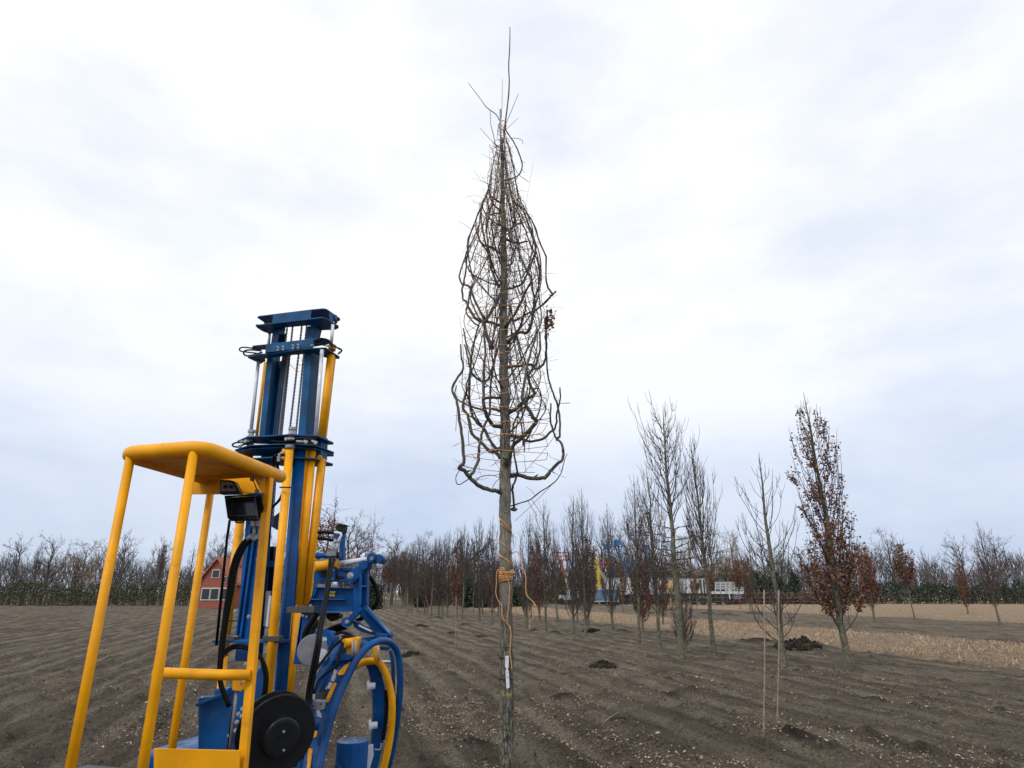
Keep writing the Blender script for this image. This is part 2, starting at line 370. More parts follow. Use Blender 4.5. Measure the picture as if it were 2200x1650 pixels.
    st = mix(math_('MULTIPLY', sinm(.78, 2.9, .55, .95), math_('MULTIPLY', gate, .55)), st, (.042, .034, .027))
    st = mix(rng(noise(5.0, 4, stv), .58, .68, 0, .5), st, (.045, .037, .029))
    at = n.new('ShaderNodeAttribute'); at.attribute_name = 'fresh'
    st = mix(rng(at.outputs['Fac'], .2, .8, 0, .85), st, (.028, .021, .017))
    st = mix(1., st, mix(rng(noise(30, 6, None, .85), .38, .62), (.36, .35, .34), (1.62, 1.58, 1.52)), 'MULTIPLY')
    st = mix(rng(noise(95, 3, None, .6), .66, .70, 0, .7), st, (.30, .235, .17))
    # leaf and stubble strips (real stripes of the field, by distance across the rows)
    wob = math_('MULTIPLY', math_('SUBTRACT', noise(.7, 6), .5), 3.2)
    sw = math_('ADD', s_, wob)
    def strip(a, c): return math_('MULTIPLY', rng(sw, a-.3, a+.3), rng(sw, c+.3, c-.3))
    straw = mix(rng(noise(7, 8, None, .75), .35, .65), (.15, .108, .076), (.43, .315, .205))
    for a, c, amt in STRIPS: st = mix(math_('MULTIPLY', strip(a, c), math_('MULTIPLY', rng(noise(3, 8), .30, .42), amt)), st, straw)
    l.new(st, b.inputs['Base Color'])
    bh = math_('ADD', math_('MULTIPLY', noise(45, 8, None, .8), 1.6), math_('MULTIPLY', noise(8, 6, None, .7), 2.))
    bp = n.new('ShaderNodeBump'); bp.inputs['Strength'].default_value = 1.; bp.inputs['Distance'].default_value = .045; l.new(bh, bp.inputs['Height']); l.new(bp.outputs[0], b.inputs['Normal'])
    o = mb.build('ground', m)
    af = o.data.attributes.new('fresh', 'FLOAT', 'POINT'); fv = np.zeros(len(o.data.vertices), np.float32); fv[:n0] = fresh.ravel(); af.data.foreach_set('value', fv)
    tag(o, kind='structure')
STRIPS = [(15.4, 23.4, 1.0), (38.5, 400, 1.0)]
make_ground()

# ------------------------------------------------------------------ the tied tree
TY = 6.25
def table(y, tb): a = sorted(tb); return np.interp(y, [p[0] for p in a], [p[1] for p in a])
TCX = [(1700, 1089), (1500, 1089), (1400, 1088), (1300, 1087), (1200, 1086), (1060, 1085), (1000, 1086), (900, 1085.5), (800, 1082), (700, 1081), (600, 1083), (500, 1082), (440, 1080), (350, 1078.5), (290, 1079)]
TW = [(1700, 33), (1640, 32), (1400, 29), (1250, 27), (1100, 25), (1000, 24.5), (900, 21), (800, 19), (700, 18), (600, 14.5), (500, 12.5), (440, 10), (400, 9), (330, 6.5), (290, 4.5)]
ENV = [(1110, 10), (1060, 45), (1030, 98), (1000, 112), (970, 114), (930, 110), (870, 112), (830, 110), (800, 98), (760, 92), (720, 92), (690, 96), (650, 90), (620, 96), (590, 92), (560, 88), (530, 82), (480, 68), (450, 55), (430, 42), (400, 36), (360, 32), (320, 22), (280, 10), (240, 6)]
ys = np.arange(1700, 285, -12)
tp = np.array([P(table(y, TCX), y, TY) for y in ys]); tw = np.array([table(y, TW) for y in ys])
tr = np.array([w*mpp(p)/2 for w, p in zip(tw, tp)])
base = tp[0].copy(); base[2] = -.05
root = tp[0]+(base-tp[0])*.8
zt = tp[:, 2]
tp_all = np.vstack([[base], [[tp[0][0], tp[0][1], .12]], tp]); tr_all = np.concatenate([[tr[0]*1.5, tr[0]*1.12], tr])
o_tp = np.argsort(tp_all[:, 2])
def axis_at(z): return np.array([np.interp(z, tp_all[o_tp, 2], tp_all[o_tp, 0]), TY, z])
def trad(z): return float(np.interp(z, tp_all[o_tp, 2], tr_all[o_tp]))
def z_of(y): return P(1085, y, TY)[2]
ENVZ = sorted((z_of(y), w*mpp(P(1085, y, TY))) for y, w in ENV)
def env(z): return float(np.interp(z, [a for a, _ in ENVZ], [b for _, b in ENVZ]))
tree = empty('tied_tree', (base[0], base[1], 0))
tag(tree, 'tall bare tree in the foreground with all its branches tied upright in orange twine', 'tree')
rng_ = np.random.default_rng(7)
# trunk, slightly irregular, with collars
fine = cat(tp_all, 3); fr = np.interp(np.arange(len(fine)), np.arange(len(tr_all))*3, tr_all)
fr = fr*(1+.035*np.sin(np.arange(len(fine))*.9)+rng_.normal(0, .012, len(fine)))
fine[:, 0] += .004*np.sin(np.arange(len(fine))*.35); fine[:, 1] += .006*np.sin(np.arange(len(fine))*.22)
tk = MB().tube(fine, fr, 20)
for y, sx in ((1100, 2), (1075, -6), (880, 3), (690, -4), (560, 3), (1180, -5)):       # old pruning scars
    c = P(table(y, TCX)+sx, y, TY); r = trad(c[2]); d = np.array([sx*.08, -1, .1]); d /= np.linalg.norm(d)
    c = axis_at(c[2])+d*r*.9; tk.lathe(c, d, [(-.01, .026), (.004, .024), (.010, .018), (.006, .012), (-.004, .002)], 14)
tk.build('trunk', M['bark'], tree)

def jit(p, amp, rng):
    p = cat(p, 3); s = p.copy(); n = rng.normal(0, amp, p.shape); n[0] = n[-1] = 0; return s+n
def spurs(mb, pts, rng, dens, lo=.04, hi=.22, r=.0022):
    seg = np.linalg.norm(np.diff(pts, axis=0), axis=1); L = seg.sum()
    for _ in range(rng.poisson(L*dens)):
        i = rng.integers(0, len(pts)-1); p = pts[i]+(pts[i+1]-pts[i])*rng.random()
        a = rng.random()*6.283; up = rng.normal(.1, .35); d = np.array([math.cos(a), math.sin(a), up]); d /= np.linalg.norm(d)
        ln = lo+(hi-lo)*rng.random()**1.6; q = p+d*ln*.5+rng.normal(0, .012, 3); e = p+d*ln+rng.normal(0, .025, 3)
        mb.tube([p, q, e], [r*1.3, r, r*.55], 3, cap=False)
def Z3(pts): return [(940+x/4.342, 740+y/4.342) for x, y in pts]
def Z2(pts): return [(940+x/4.584, 400+y/4.584) for x, y in pts]
def Z1(pts): return [(940+x/3.75, 40+y/3.75) for x, y in pts]
# (pixels along the limb, depth offsets start..end, start radius px, end radius px)
LIMBS = [
 (Z3([(610, 1385), (560, 1370), (520, 1362), (430, 1340), (350, 1290), (290, 1230), (250, 1175), (205, 1160), (215, 1130), (245, 1100), (240, 980), (225, 820), (205, 700), (185, 550), (150, 470), (138, 400), (195, 300), (240, 225), (225, 120), (215, 0)]), -.02, -.15, 4.8, 1.3),
 (Z3([(300, 1235), (340, 1170), (380, 1080), (390, 960), (405, 880), (435, 760), (475, 680), (490, 560), (490, 440), (512, 260), (540, 120), (560, -60), (600, -200)]), -.25, -.3, 3.4, 1.2),
 (Z3([(670, 1225), (720, 1222), (780, 1225), (860, 1248), (960, 1250), (1010, 1240), (1050, 1180), (1110, 1120), (1168, 1075), (1170, 1000), (1160, 930), (1115, 885), (1075, 800), (1055, 700), (1057, 550)]), .0, .1, 4.6, 1.3),
 (Z3([(1112, 885), (1140, 840), (1142, 700), (1118, 560), (1095, 490), (1050, 370), (1020, 230), (1015, 60), (1015, -120), (1010, -260)]), .1, .1, 2.4, 1.2),
 (Z3([(715, 1540), (712, 1500), (702, 1350), (705, 1320), (735, 1230), (740, 1190), (720, 1050), (706, 880), (702, 780), (740, 680), (768, 600), (800, 540), (840, 400)]), .15, .0, 2.6, 1.1),
 (Z3([(690, 1535), (715, 1545), (738, 1535)]), .08, .1, 3, 2),
 (Z3([(640, 1115), (670, 1050), (700, 950), (780, 870), (870, 790), (925, 712), (890, 680), (850, 600), (805, 540), (790, 490), (800, 400), (820, 300), (850, 150), (890, 0), (930, -150)]), -.08, -.35, 5.0, 1.4),
 (Z3([(680, 845), (740, 862), (790, 885), (870, 905), (980, 880), (1060, 815), (1105, 760), (1112, 640), (1140, 520), (1142, 400)]), .05, .2, 3.4, 1.1),
 (Z3([(665, 640), (720, 610), (780, 560), (850, 500), (905, 455), (870, 400), (850, 330), (850, 275), (900, 220), (940, 120), (960, 0), (950, -120)]), .04, .0, 3.8, 1.4),
 (Z3([(650, 212), (760, 195), (870, 188), (900, 225), (950, 220), (1000, 160), (1015, 40), (1010, -120), (1000, -250)]), .02, .12, 3.4, 1.4),
 (Z3([(590, 1060), (540, 1010), (480, 990), (420, 925), (360, 870), (320, 830), (290, 700), (280, 650), (240, 600), (240, 530), (270, 450), (300, 300), (310, 150), (270, 0), (240, -150)]), .0, .2, 4.0, 1.2),
 (Z3([(605, 995), (540, 960), (480, 880), (440, 790), (370, 730), (320, 650), (300, 530), (300, 350), (320, 120), (345, -40), (390, -200)]), -.03, -.2, 3.6, 1.2),
 (Z3([(610, 772), (530, 760), (490, 720), (450, 630), (430, 560), (430, 430), (432, 350), (430, 200), (445, 60), (430, -100)]), .0, -.25, 4.2, 1.6),
 (Z3([(600, 495), (530, 500), (460, 500), (425, 515)]), .0, -.2, 2.8, 2.6),
 (Z3([(432, 355), (380, 330), (330, 280), (300, 200), (280, 100), (250, 0)]), -.22, -.3, 2.6, 1.2),
 (Z3([(432, 355), (480, 310), (510, 220), (550, 90), (575, -50)]), -.22, -.12, 2.6, 1.2),
 (Z3([(600, 628), (500, 600), (400, 602), (320, 580), (250, 555), (190, 512), (165, 470), (175, 380)]), .08, .2, 2.5, 1.),
 (Z3([(680, 1508), (740, 1490), (870, 1445), (950, 1380), (1060, 1310), (1140, 1230), (1172, 1130), (1190, 1060), (1210, 1020)]), .05, -.1, 1.7, .5),
 (Z3([(290, 1255), (220, 1300), (180, 1300), (172, 1240), (200, 1180), (240, 1140)]), -.1, -.15, 1.2, .5),
 (Z3([(350, 1280), (400, 1235), (480, 1220), (550, 1230), (590, 1255)]), -.1, .05, 1., .4),
 (Z3([(510, 1350), (530, 1300), (580, 1250), (640, 1190)]), -.1, .1, .8, .4),
 (Z3([(880, 1450), (920, 1510), (980, 1600), (1010, 1650)]), .0, 0, .6, .3),
 (Z3([(840, 1450), (870, 1510), (935, 1605)]), .0, 0, .6, .3),
 (Z3([(720, 1645), (850, 1530), (1000, 1380), (1070, 1300)]), .1, .1, .5, .4),
 (Z3([(800, 1200), (900, 1090), (1000, 980), (1110, 830)]), .1, .1, .5, .4),
 (Z2([(690, 1540), (740, 1480), (800, 1440), (880, 1440), (920, 1380), (940, 1270), (960, 1150), (935, 1010), (930, 900)]), .0, .05, 3.8, 1.4),
 (Z2([(660, 1400), (760, 1260), (830, 1120), (880, 1010), (930, 920), (880, 830), (820, 700), (760, 570), (700, 440), (690, 300)]), -.08, -.28, 3., .9),
 (Z2([(660, 1010), (720, 1005), (780, 990), (840, 950), (890, 850), (940, 720), (970, 600), (930, 450), (890, 360), (850, 250), (750, 140)]), .0, -.1, 2.8, .9),
 (Z2([(610, 1000), (550, 870), (520, 740), (480, 600), (445, 450), (430, 300), (440, 150)]), .0, -.15, 2.6, .9),
 (Z2([(620, 1370), (520, 1340), (420, 1330), (350, 1270), (300, 1180), (285, 1130), (250, 1120), (245, 1030), (255, 950), (280, 830), (290, 700), (300, 520), (370, 380)]), .0, .1, 3.2, .9),
 (Z2([(470, 1320), (400, 1200), (350, 1080), (310, 980), (245, 970), (215, 890), (240, 790), (285, 650), (350, 520), (420, 350)]), -.15, .0, 2.6, .9),
 (Z2([(540, 1600), (490, 1480), (460, 1360), (480, 1320), (540, 1220), (600, 1100), (640, 1000), (690, 870)]), -.14, -.1, 4, 2.4),
 (Z2([(645, 700), (580, 640), (520, 600), (480, 590), (430, 560), (400, 450), (420, 300), (450, 130)]), .02, -.1, 2.4, .9),
 (Z2([(1010, 1190), (1100, 1100), (1130, 1060), (1090, 1000), (1070, 930), (1070, 700), (1010, 560), (950, 380), (860, 240), (750, 150)]), .1, .0, 2.2, 1.),
 (Z2([(750, 1330), (900, 1250), (1010, 1190), (1100, 1100), (1165, 1035)]), .05, .1, 2.2, 1.6),
 (Z2([(670, 520), (740, 550), (820, 555), (890, 545)]), .02, .15, 2.4, 1.4),
 (Z2([(640, 260), (550, 180), (520, 100), (500, 0)]), .0, -.1, 2.2, 1.2), (Z2([(650, 185), (540, 110), (510, 60)]), .0, -.08, 2.2, 1.2),
 (Z2([(640, 265), (560, 270), (518, 282), (500, 200), (485, 100)]), .0, -.1, 1.8, 1.),
 (Z2([(1070, 1600), (1075, 1420), (1080, 1300), (1080, 1220)]), .1, .1, 2, 1.6),
 (Z1([(520, 1310), (600, 1290), (660, 1255), (682, 1180), (655, 1080), (610, 990), (555, 905), (550, 850)]), .0, .0, 1.6, 1.),
 (Z1([(535, 1000), (545, 850), (570, 650), (578, 500), (575, 350), (583, 200), (583, 68)]), .0, .0, 1.9, .8),
 (Z1([(505, 830), (470, 770), (400, 720), (340, 640), (248, 518)]), .0, -.1, 1.1, .45),
 (Z1([(550, 850), (600, 730), (652, 608)]), .02, .1, .7, .4), (Z1([(515, 800), (520, 650), (522, 490)]), .02, .0, .6, .3),
 (Z1([(500, 1180), (460, 980), (430, 850), (424, 735)]), -.03, -.08, 1., .4), (Z1([(500, 1040), (420, 970), (342, 880)]), .0, -.1, .6, .3),
 (Z1([(560, 885), (610, 840), (652, 800)]), .0, -.05, .5, .3), (Z1([(590, 965), (640, 965), (680, 980), (687, 1008)]), .0, -.05, .6, .4),
 (Z1([(545, 960), (600, 1130), (640, 1240), (735, 1318)]), .02, .1, .8, .4),
 (Z3([(1140, 550), (1236, 546)]), .15, .2, .7, .6),
]
for k, (px, d0, d1, r0, r1) in enumerate(LIMBS):
    m = len(px); ds = np.linspace(0, 1, m)
    dd = d0+(d1-d0)*np.sin(ds*math.pi/2)
    if m > 8 and abs(d1-d0) < .3: dd = dd+.12*np.sin(ds*math.pi)*(1 if k % 2 else -1)
    pts = np.array([P(a, b, TY+e_) for (a, b), e_ in zip(px, dd)])
    pts = jit(pts, .003 if r0 > 2 else .0012, rng_); L = len(pts); s_ = mpp(pts[0])
    rad = (r1*1.45+(r0-r1*1.45)*(1-np.linspace(0, 1, L)**1.5))*s_*.96; rad[:3] *= np.array([1.45, 1.2, 1.05])[:min(3, L)] if r0 > 2.3 else 1
    rad = rad*(1+rng_.normal(0, .06, L))
    mb = MB().tube(pts, rad, 8 if r0 > 2 else 5)
    for _ in range(int(L*.10)) if r0 > 2 else []:            # knobbly spurs
        i = rng_.integers(2, L-1); d = rng_.normal(0, 1, 3); d[2] = abs(d[2])*.4; d /= np.linalg.norm(d)
        mb.tube([pts[i], pts[i]+d*rad[i]*2, pts[i]+d*(rad[i]*2.4+.02)], [rad[i]*.9, rad[i]*.5, rad[i]*.25], 5)
    if r0 > 1.1 and min(q[1] for q in px) > 250: spurs(mb, pts, rng_, 4.5)
    mb.build('branch', M['limb'] if r0 > 2.2 else M['twig_red'], tree)
# thinner shoots gathered up inside the twine
yb = z_of(1010); yt = z_of(275); SH = 0
sh_all = []
for k in range(92):
    z0 = yb+(yt-yb)*(.03+.66*rng_.random()**.95); a = rng_.random()*6.283; f = .45+.57*rng_.random()**.55
    L = .7+1.5*rng_.random(); n = 11; pts = []; wob = rng_.normal(0, 1.1); kk = rng_.normal(0, .35)
    inner = rng_.random() < .55; cv = rng_.random()**.5
    r_s = trad(z0) if inner else env(z0)*rng_.uniform(.3, .8)
    for i in range(n):
        t = i/(n-1); z = z0+L*(t**1.25)*(1-.05*t)
        if z > yt-.25+.5*rng_.random(): break
        e_ = env(z)*f; rr = (r_s+(e_-r_s)*min(1, (t*2.6)**.9))*(1-(.55*cv*max(0, t-.35)/.65))
        aa = a+wob*t+.15*kk*math.sin(t*5); c = axis_at(z); pts.append(c+np.array([math.cos(aa)*rr, math.sin(aa)*rr, 0]))
    if len(pts) < 4: continue
    pts = jit(pts, .0018, rng_); r0 = rng_.choice([rng_.uniform(.0035, .006), rng_.uniform(.006, .0105)])
    sh_all.append((pts, r0))
for part in range(16):
    mb = MB()
    for pts, r0 in sh_all[part*6:part*6+6]:
        mb.tube(pts, np.linspace(r0, r0*.42, len(pts)), 5, cap=False); spurs(mb, pts, rng_, 2.6, .05, .28, .0018)
        if rng_.random() < .6:                                # side shoot
            i = len(pts)//3; q = pts[i:]+np.linspace(0, 1, len(pts)-i)[:, None]*np.append(rng_.normal(0, .13, 2), -.1); mb.tube(q, np.linspace(r0*.6, .0012, len(q)), 3, cap=False)
    if mb.n: mb.build('shoots', M['twig_red'], tree)
mb = MB()                              # loose straight twigs caught crosswise under the twine
for _ in range(380):
    z = yb+(yt-yb)*rng_.random()*.97; a = rng_.random()*6.283; r = env(z)*rng_.uniform(.2, .97); c = axis_at(z)
    p = c+np.array([math.cos(a)*r, math.sin(a)*r, 0]); a2 = a+rng_.normal(0, 1.0); d = np.array([math.cos(a2), math.sin(a2), rng_.normal(.15, .45)]); ln = rng_.uniform(.08, .42)*min(1, env(z)/.3)
    q = p-d*ln*.8; mb.tube([q, (p+q)/2+rng_.normal(0, .01, 3), p+d*ln*.12], [.0032, .0026, .0014], 3, cap=False)
mb.build('twigs', M['twig_red'], tree)
mb = MB(); c0 = P(1183, 688, TY+.1)    # clump of dead leaves caught on the right
for _ in range(70):
    c = c0+rng_.normal(0, 1, 3)*np.array([.028, .03, .075]); u = rng_.normal(0, 1, 3); u /= np.linalg.norm(u); w = np.cross(u, rng_.normal(0, 1, 3)); w /= np.linalg.norm(w)
    mb.add([c-u*.03, c+w*.014, c+u*.03, c-w*.014], q=[(0, 1, 2, 3)])
mb.build('dead_leaf_clump', M['leaf'], tree)

# orange twine wound round the crown, knotted round the stem
mb = MB(); tr_ = .0033
z = z_of(1005); zt_ = z_of(262); prev = None; ang = 0; pts = []
while z < zt_:
    step = rng_.uniform(.75, 1.25); ang += step; z += (.030+.045*rng_.random())*step*.42
    c = axis_at(z); r = max(.02, env(z)*rng_.uniform(.78, 1.0)); pts.append(c+np.array([math.cos(ang)*r, math.sin(ang)*r, rng_.normal(0, .008)]))
line = []
for a, b in zip(pts[:-1], pts[1:]): line += [a, (a+b)/2-np.array([0, 0, .004])]
mb.tube(np.array(line), tr_, 4, cap=False)
for y in (268, 272, 277, 283, 430, 450, 500):                # short lashings
    z = z_of(y); c = axis_at(z); r = env(z)*.95; t = np.linspace(0, 6.283, 14); mb.tube(np.stack([c[0]+r*np.cos(t), c[1]+r*np.sin(t), z+.02*np.sin(t*2+y)], 1), tr_, 4, cap=False)
def wrap(y0, y1, a0, a1, n=24):
    out = []
    for t in np.linspace(0, 1, n): y = y0+(y1-y0)*t; z = z_of(y); a = a0+(a1-a0)*t; r = trad(z)+.005; c = axis_at(z); out.append(c+np.array([math.cos(a)*r, math.sin(a)*r, 0]))
    return np.array(out)
mb.tube(wrap(1105, 1150, R(170), R(370)), .0038, 5); mb.tube(wrap(1118, 1150, R(175), R(370)), .0038, 5)
mb.tube(wrap(1150, 1180, R(10), R(160)), .0038, 5); mb.tube(wrap(1158, 1190, R(185), R(365)), .0038, 5)
mb.tube(wrap(1186, 1220, R(180), R(365)), .004, 5); mb.tube(wrap(1190, 1215, R(182), R(365)), .004, 5)
mb.tube(wrap(1228, 1246, 0, R(360*5.2), 120), .0042, 5); mb.tube(wrap(1226, 1240, R(60), R(360*3), 80), .0042, 5); mb.tube(wrap(1250, 1243, R(180), R(365)), .0038, 5)
ty = TY-.10
def hang(px, r=.0036, Y=ty, Y1=None):
    Y1 = Y if Y1 is None else Y1; n = len(px); mb.tube(cat([P(a, b, Y+(Y1-Y)*i/(n-1)) for i, (a, b) in enumerate(px)], 5), r, 6)
def T4(p): return [(1020+x/2.944, 1090+y/2.944) for x, y in p]
hang(T4([(155, 400), (145, 395), (137, 430), (137, 480), (133, 540), (148, 590), (170, 625), (176, 690), (205, 735), (221, 752), (216, 765)]))
hang(T4([(160, 398), (185, 392), (200, 440), (220, 490), (218, 560), (215, 620), (205, 690), (206, 725)]))
hang(T4([(222, 752), (230, 800), (228, 850), (222, 920), (232, 990), (234, 1025)]))
hang(T4([(238, 290), (262, 280), (285, 300), (300, 370), (323, 440), (322, 520), (335, 565), (372, 600), (388, 630)]), .0045, TY-.02, TY-.1)
hang(T4([(388, 630), (378, 680), (350, 720), (345, 770)]), .0022, TY-.1, TY-.1)
for p in (P(1079, 1222, TY-.11), P(1100, 1228, TY-.1)): t = np.linspace(0, 6.283, 10); mb.tube(np.stack([p[0]+.02*np.cos(t), p[1]+.004*np.sin(t), p[2]+.012*np.sin(t)], 1), .004, 5)
tw_o = mb.build('twine', M['twine'], None, origin=tuple(axis_at(z_of(1235))))
tag(tw_o, 'orange twine wound round the tied crown and knotted round the trunk with loose ends hanging', 'twine')
# white label held by black cable ties
yc = 1445; c = P(1090.5, yc, TY-.095); lab = empty('tree_label', c)
tag(lab, 'white plastic label hung on the tied trunk with two black cable ties', 'label')
def lp(px, py, dy=0): return P(px, py, TY-.088+dy)
pl = [(1085.5, 1409), (1093, 1408.5), (1093, 1433), (1090.5, 1437), (1093, 1441), (1095, 1477), (1088, 1480), (1086, 1441), (1088, 1437), (1085, 1433)]
MB().prism([lp(a, b) for a, b in pl], (0, .0012, 0)).build('tag_strip', M['tagwhite'], lab)
ux = np.array([1., 0, 0]); uz = np.array([0, 0, 1.])
mb = MB()
for a, b in (((1088.5, 1446), (1090, 1444)), ((1090, 1444), (1089.5, 1448)), ((1088.5, 1455), (1091.5, 1453)), ((1089, 1458), (1092.3, 1456)), ((1090, 1456), (1091, 1452)), ((1088.5, 1412), (1089, 1419))): mb.tube([lp(*a, -.001), lp(*b, -.001)], .0009, 4)
mb.build('writing', M['ink'], lab)
for y, k in ((1411, 0), (1459, 1)):
    z = P(1088, y, TY)[2]; cc = axis_at(z); r = trad(z)+.006; t = np.linspace(0, 6.283, 28); mb = MB()
    mb.tube(np.stack([cc[0]+r*np.cos(t), cc[1]+r*np.sin(t), z+.008*np.sin(t)*(-1 if k else 1)], 1), .0032, 6, cap=False)
    a = P(1075, y, TY-.05); mb.tube([a, P(1068, y-4, TY-.06), P(1069+k, y-8-3*k, TY-.07)], .0028, 5); mb.tube([a, P(1070, y+4, TY-.06)], .0022, 5)
    mb.build('cable_tie', M['plastic'], lab)
z = P(1088, 1389, TY)[2]; cc = axis_at(z); r = trad(z)+.003; t = np.linspace(0, 6.283, 24)
tag(MB().tube(np.stack([cc[0]+r*np.cos(t), cc[1]+r*np.sin(t), z+.004*np.sin(t)], 1), .0022, 5, cap=False).build('wire_tie', M['plastic'], None, origin=tuple(cc)), 'thin dark wire round the trunk just above the white label', 'wire')
# support cane tied to the leader
sx = MB().tube([P(1078, 340, TY-.05), P(1075.5, 288, TY-.05), P(1075, 235, TY-.05)], .011, 8).build('leader_cane', M['cast'], None, origin=tuple(P(1076, 290, TY-.05)))
tag(sx, 'grey cane lashed to the very top of the tied tree', 'cane')

# ------------------------------------------------------------------ nursery trees
def curve_path(p, d0, d1, L, n, rng, wob):
    """polyline from p starting along d0 turning to d1"""
    out = [p]; c = p.copy()
    for i in range(n):
        t = (i+.5)/n; d = d0*(1-t)**1.6+d1*(1-(1-t)**1.6)+rng.normal(0, wob, 3); d /= np.linalg.norm(d); c = c+d*L/n; out.append(c)
    return np.array(out)
def leaves_mb(mb, P0, sz, rng, spread):
    n = len(P0); c = P0+rng.normal(0, spread, (n, 3)); u = rng.normal(0, 1, (n, 3)); u /= np.linalg.norm(u, axis=1)[:, None]
    w = np.cross(u, rng.normal(0, 1, (n, 3))); w /= np.linalg.norm(w, axis=1)[:, None]; s = sz*rng.uniform(.6, 1.3, (n, 1)); b = np.cross(u, w)
    V = np.stack([c-u*s, c+w*s*.55+b*s*.2, c+u*s, c-w*s*.55+b*s*.15], 1); mb.add(V, q=np.arange(n*4).reshape(n, 4))
def fastigiate(seed, H=6.3, clear=.9, rmax=.42, nb=62, leaves=0, leafz=(0, .6), leafsz=.035, dense=1.0, topr=.5, tr=.06, spread=.0, tw=.0068):
    rng = np.random.default_rng(seed); n = 14
    tz = np.linspace(0, H, n); tx = np.cumsum(rng.normal(0, .018, n)); ty = np.cumsum(rng.normal(0, .018, n)); tx -= tx[0]; ty -= ty[0]
    T = np.stack([tx, ty, tz], 1); T[0, 2] = -.08; rad = tr*(1-tz/H)**.8+.004; rad[0] *= 1.4
    T = cat(T, 2); rad = np.interp(np.arange(len(T)), np.arange(n)*2, rad)
    trunk = MB().tube(T, rad, 8, cap=False)
    crown = MB(); tips = []
    def axis(z): return np.array([np.interp(z, T[:, 2], T[:, 0]), np.interp(z, T[:, 2], T[:, 1]), z])
    up = np.array([0, 0, 1.])
    for k in range(nb):
        t = (k+rng.random())/nb; z = clear+(H*.93-clear)*t**1.15; a = k*2.4+rng.normal(0, .4)
        q = (z-clear)/(H-clear); L = (H-z)*rng.uniform(.35, .75)*(1 if q > .3 else 1) if q > .2 else rng.uniform(.9, 2.4)
        L = min(L, 2.5); wide = rmax*(1-q*(1-topr)*1.0)*rng.uniform(.7, 1.15)
        th = math.atan2(wide, L*.35) ; o = np.array([math.cos(a), math.sin(a), 0])
        d0 = o*math.sin(min(1.0, th*1.25))+up*math.cos(min(1.0, th*1.25)); d1 = up+o*(.02+spread*rng.random())
        pth = curve_path(axis(z), d0, d1, L, 6, rng, .05); r0 = rng.uniform(.010, .018)*(1-.6*q)
        crown.tube(pth, np.linspace(r0, .0035, len(pth)), 4, cap=False)
        for _ in range(rng.poisson(7.5*dense*max(.25, 1.12-q)**1.9)):
            i = rng.integers(1, 6); p = pth[i]; a2 = a+rng.normal(0, 1.1); o2 = np.array([math.cos(a2), math.sin(a2), 0])
            l2 = rng.uniform(.2, .85)*(1.1-.5*q); tp_ = curve_path(p, o2*.55+up, up+o2*.12+rng.normal(0, .12, 3), l2, 3, rng, .1)
            crown.tube(tp_, np.array([tw, tw*.85, tw*.7, tw*.4]), 3, cap=False); tips.append(tp_)
            if rng.random() < .55*dense:
                t3 = curve_path(tp_[1], rng.normal(0, .7, 3)+up*.8, up, l2*.5, 2, rng, .1); crown.tube(t3, [tw*.7, tw*.55, tw*.35], 3, cap=False); tips.append(t3)
    lv = None
    if leaves:
        lv = MB(); A = np.vstack(tips); A = A[(A[:, 2] > H*leafz[0]) & (A[:, 2] < H*leafz[1])]
        if len(A):
            cl = A[rng.integers(0, len(A), leaves)]; leaves_mb(lv, cl, leafsz, rng, .045)
    return trunk, crown, lv
def general(seed, H, clear, levels=4, spread=.7, upt=.25, r0=.12, nseg=5, kids=(7, 5, 4), lens=(.5, .55, .5), tmin=.012, droop=0, lead=True):
    """open-crowned bare tree"""
    rng = np.random.default_rng(seed); trunk = MB(); crown = MB(); tips = []
    n = 10; tz = np.linspace(0, H*(.95 if lead else .55), n); T = np.stack([np.cumsum(rng.normal(0, H*.006, n)), np.cumsum(rng.normal(0, H*.006, n)), tz], 1); T[:, :2] -= T[0, :2]; T[0, 2] = -.1
    rad = r0*(1-np.linspace(0, 1, n))**.75+tmin; rad[0] *= 1.3; trunk.tube(T, rad, 7, cap=False)
    def grow(p, d, L, r, lv):
        m = nseg; pth = [p]; c = p.copy(); d = d.copy()
        for i in range(m):
            d = d+rng.normal(0, .16, 3)+np.array([0, 0, upt-droop*(lv > 1)])*.5; d /= np.linalg.norm(d); c = c+d*L/m; pth.append(c)
        pth = np.array(pth); crown.tube(pth, np.linspace(r, max(tmin*.5, r*.35), m+1), 4 if lv < 2 else 3, cap=False)
        if lv >= levels: tips.append(pth); return
        for _ in range(kids[min(lv, len(kids)-1)]):
            i = rng.integers(1, m+1); t = i/m; dd = pth[i]-pth[i-1]; dd /= np.linalg.norm(dd); s = rng.normal(0, 1, 3); s -= dd*np.dot(s, dd); s /= np.linalg.norm(s)
            grow(pth[i], dd*.75+s*spread, L*lens[min(lv, len(lens)-1)]*rng.uniform(.7, 1.25), max(tmin, r*(.6-.25*t)), lv+1)
    nb = kids[0]*2
    for k in range(nb):
        t = (k+rng.random())/nb; z = clear+(tz[-1]*.97-clear)*t; a = k*2.4+rng.normal(0, .4)
        pz = np.array([np.interp(z, T[:, 2], T[:, 0]), np.interp(z, T[:, 2], T[:, 1]), z]); q = (z-clear)/(H-clear)
        grow(pz, np.array([math.cos(a)*spread, math.sin(a)*spread, .45+.5*q]), (H-clear)*lens[0]*(1-.55*q)*rng.uniform(.8, 1.15), r0*.45*(1-.7*q)+tmin, 1)
    return trunk, crown, tips
def make_variant(parts, names, mats):
    return [(n_, mb.build(n_, m_, None, link=False)) for n_, mb, m_ in zip(names, parts, mats) if mb is not None and mb.n]
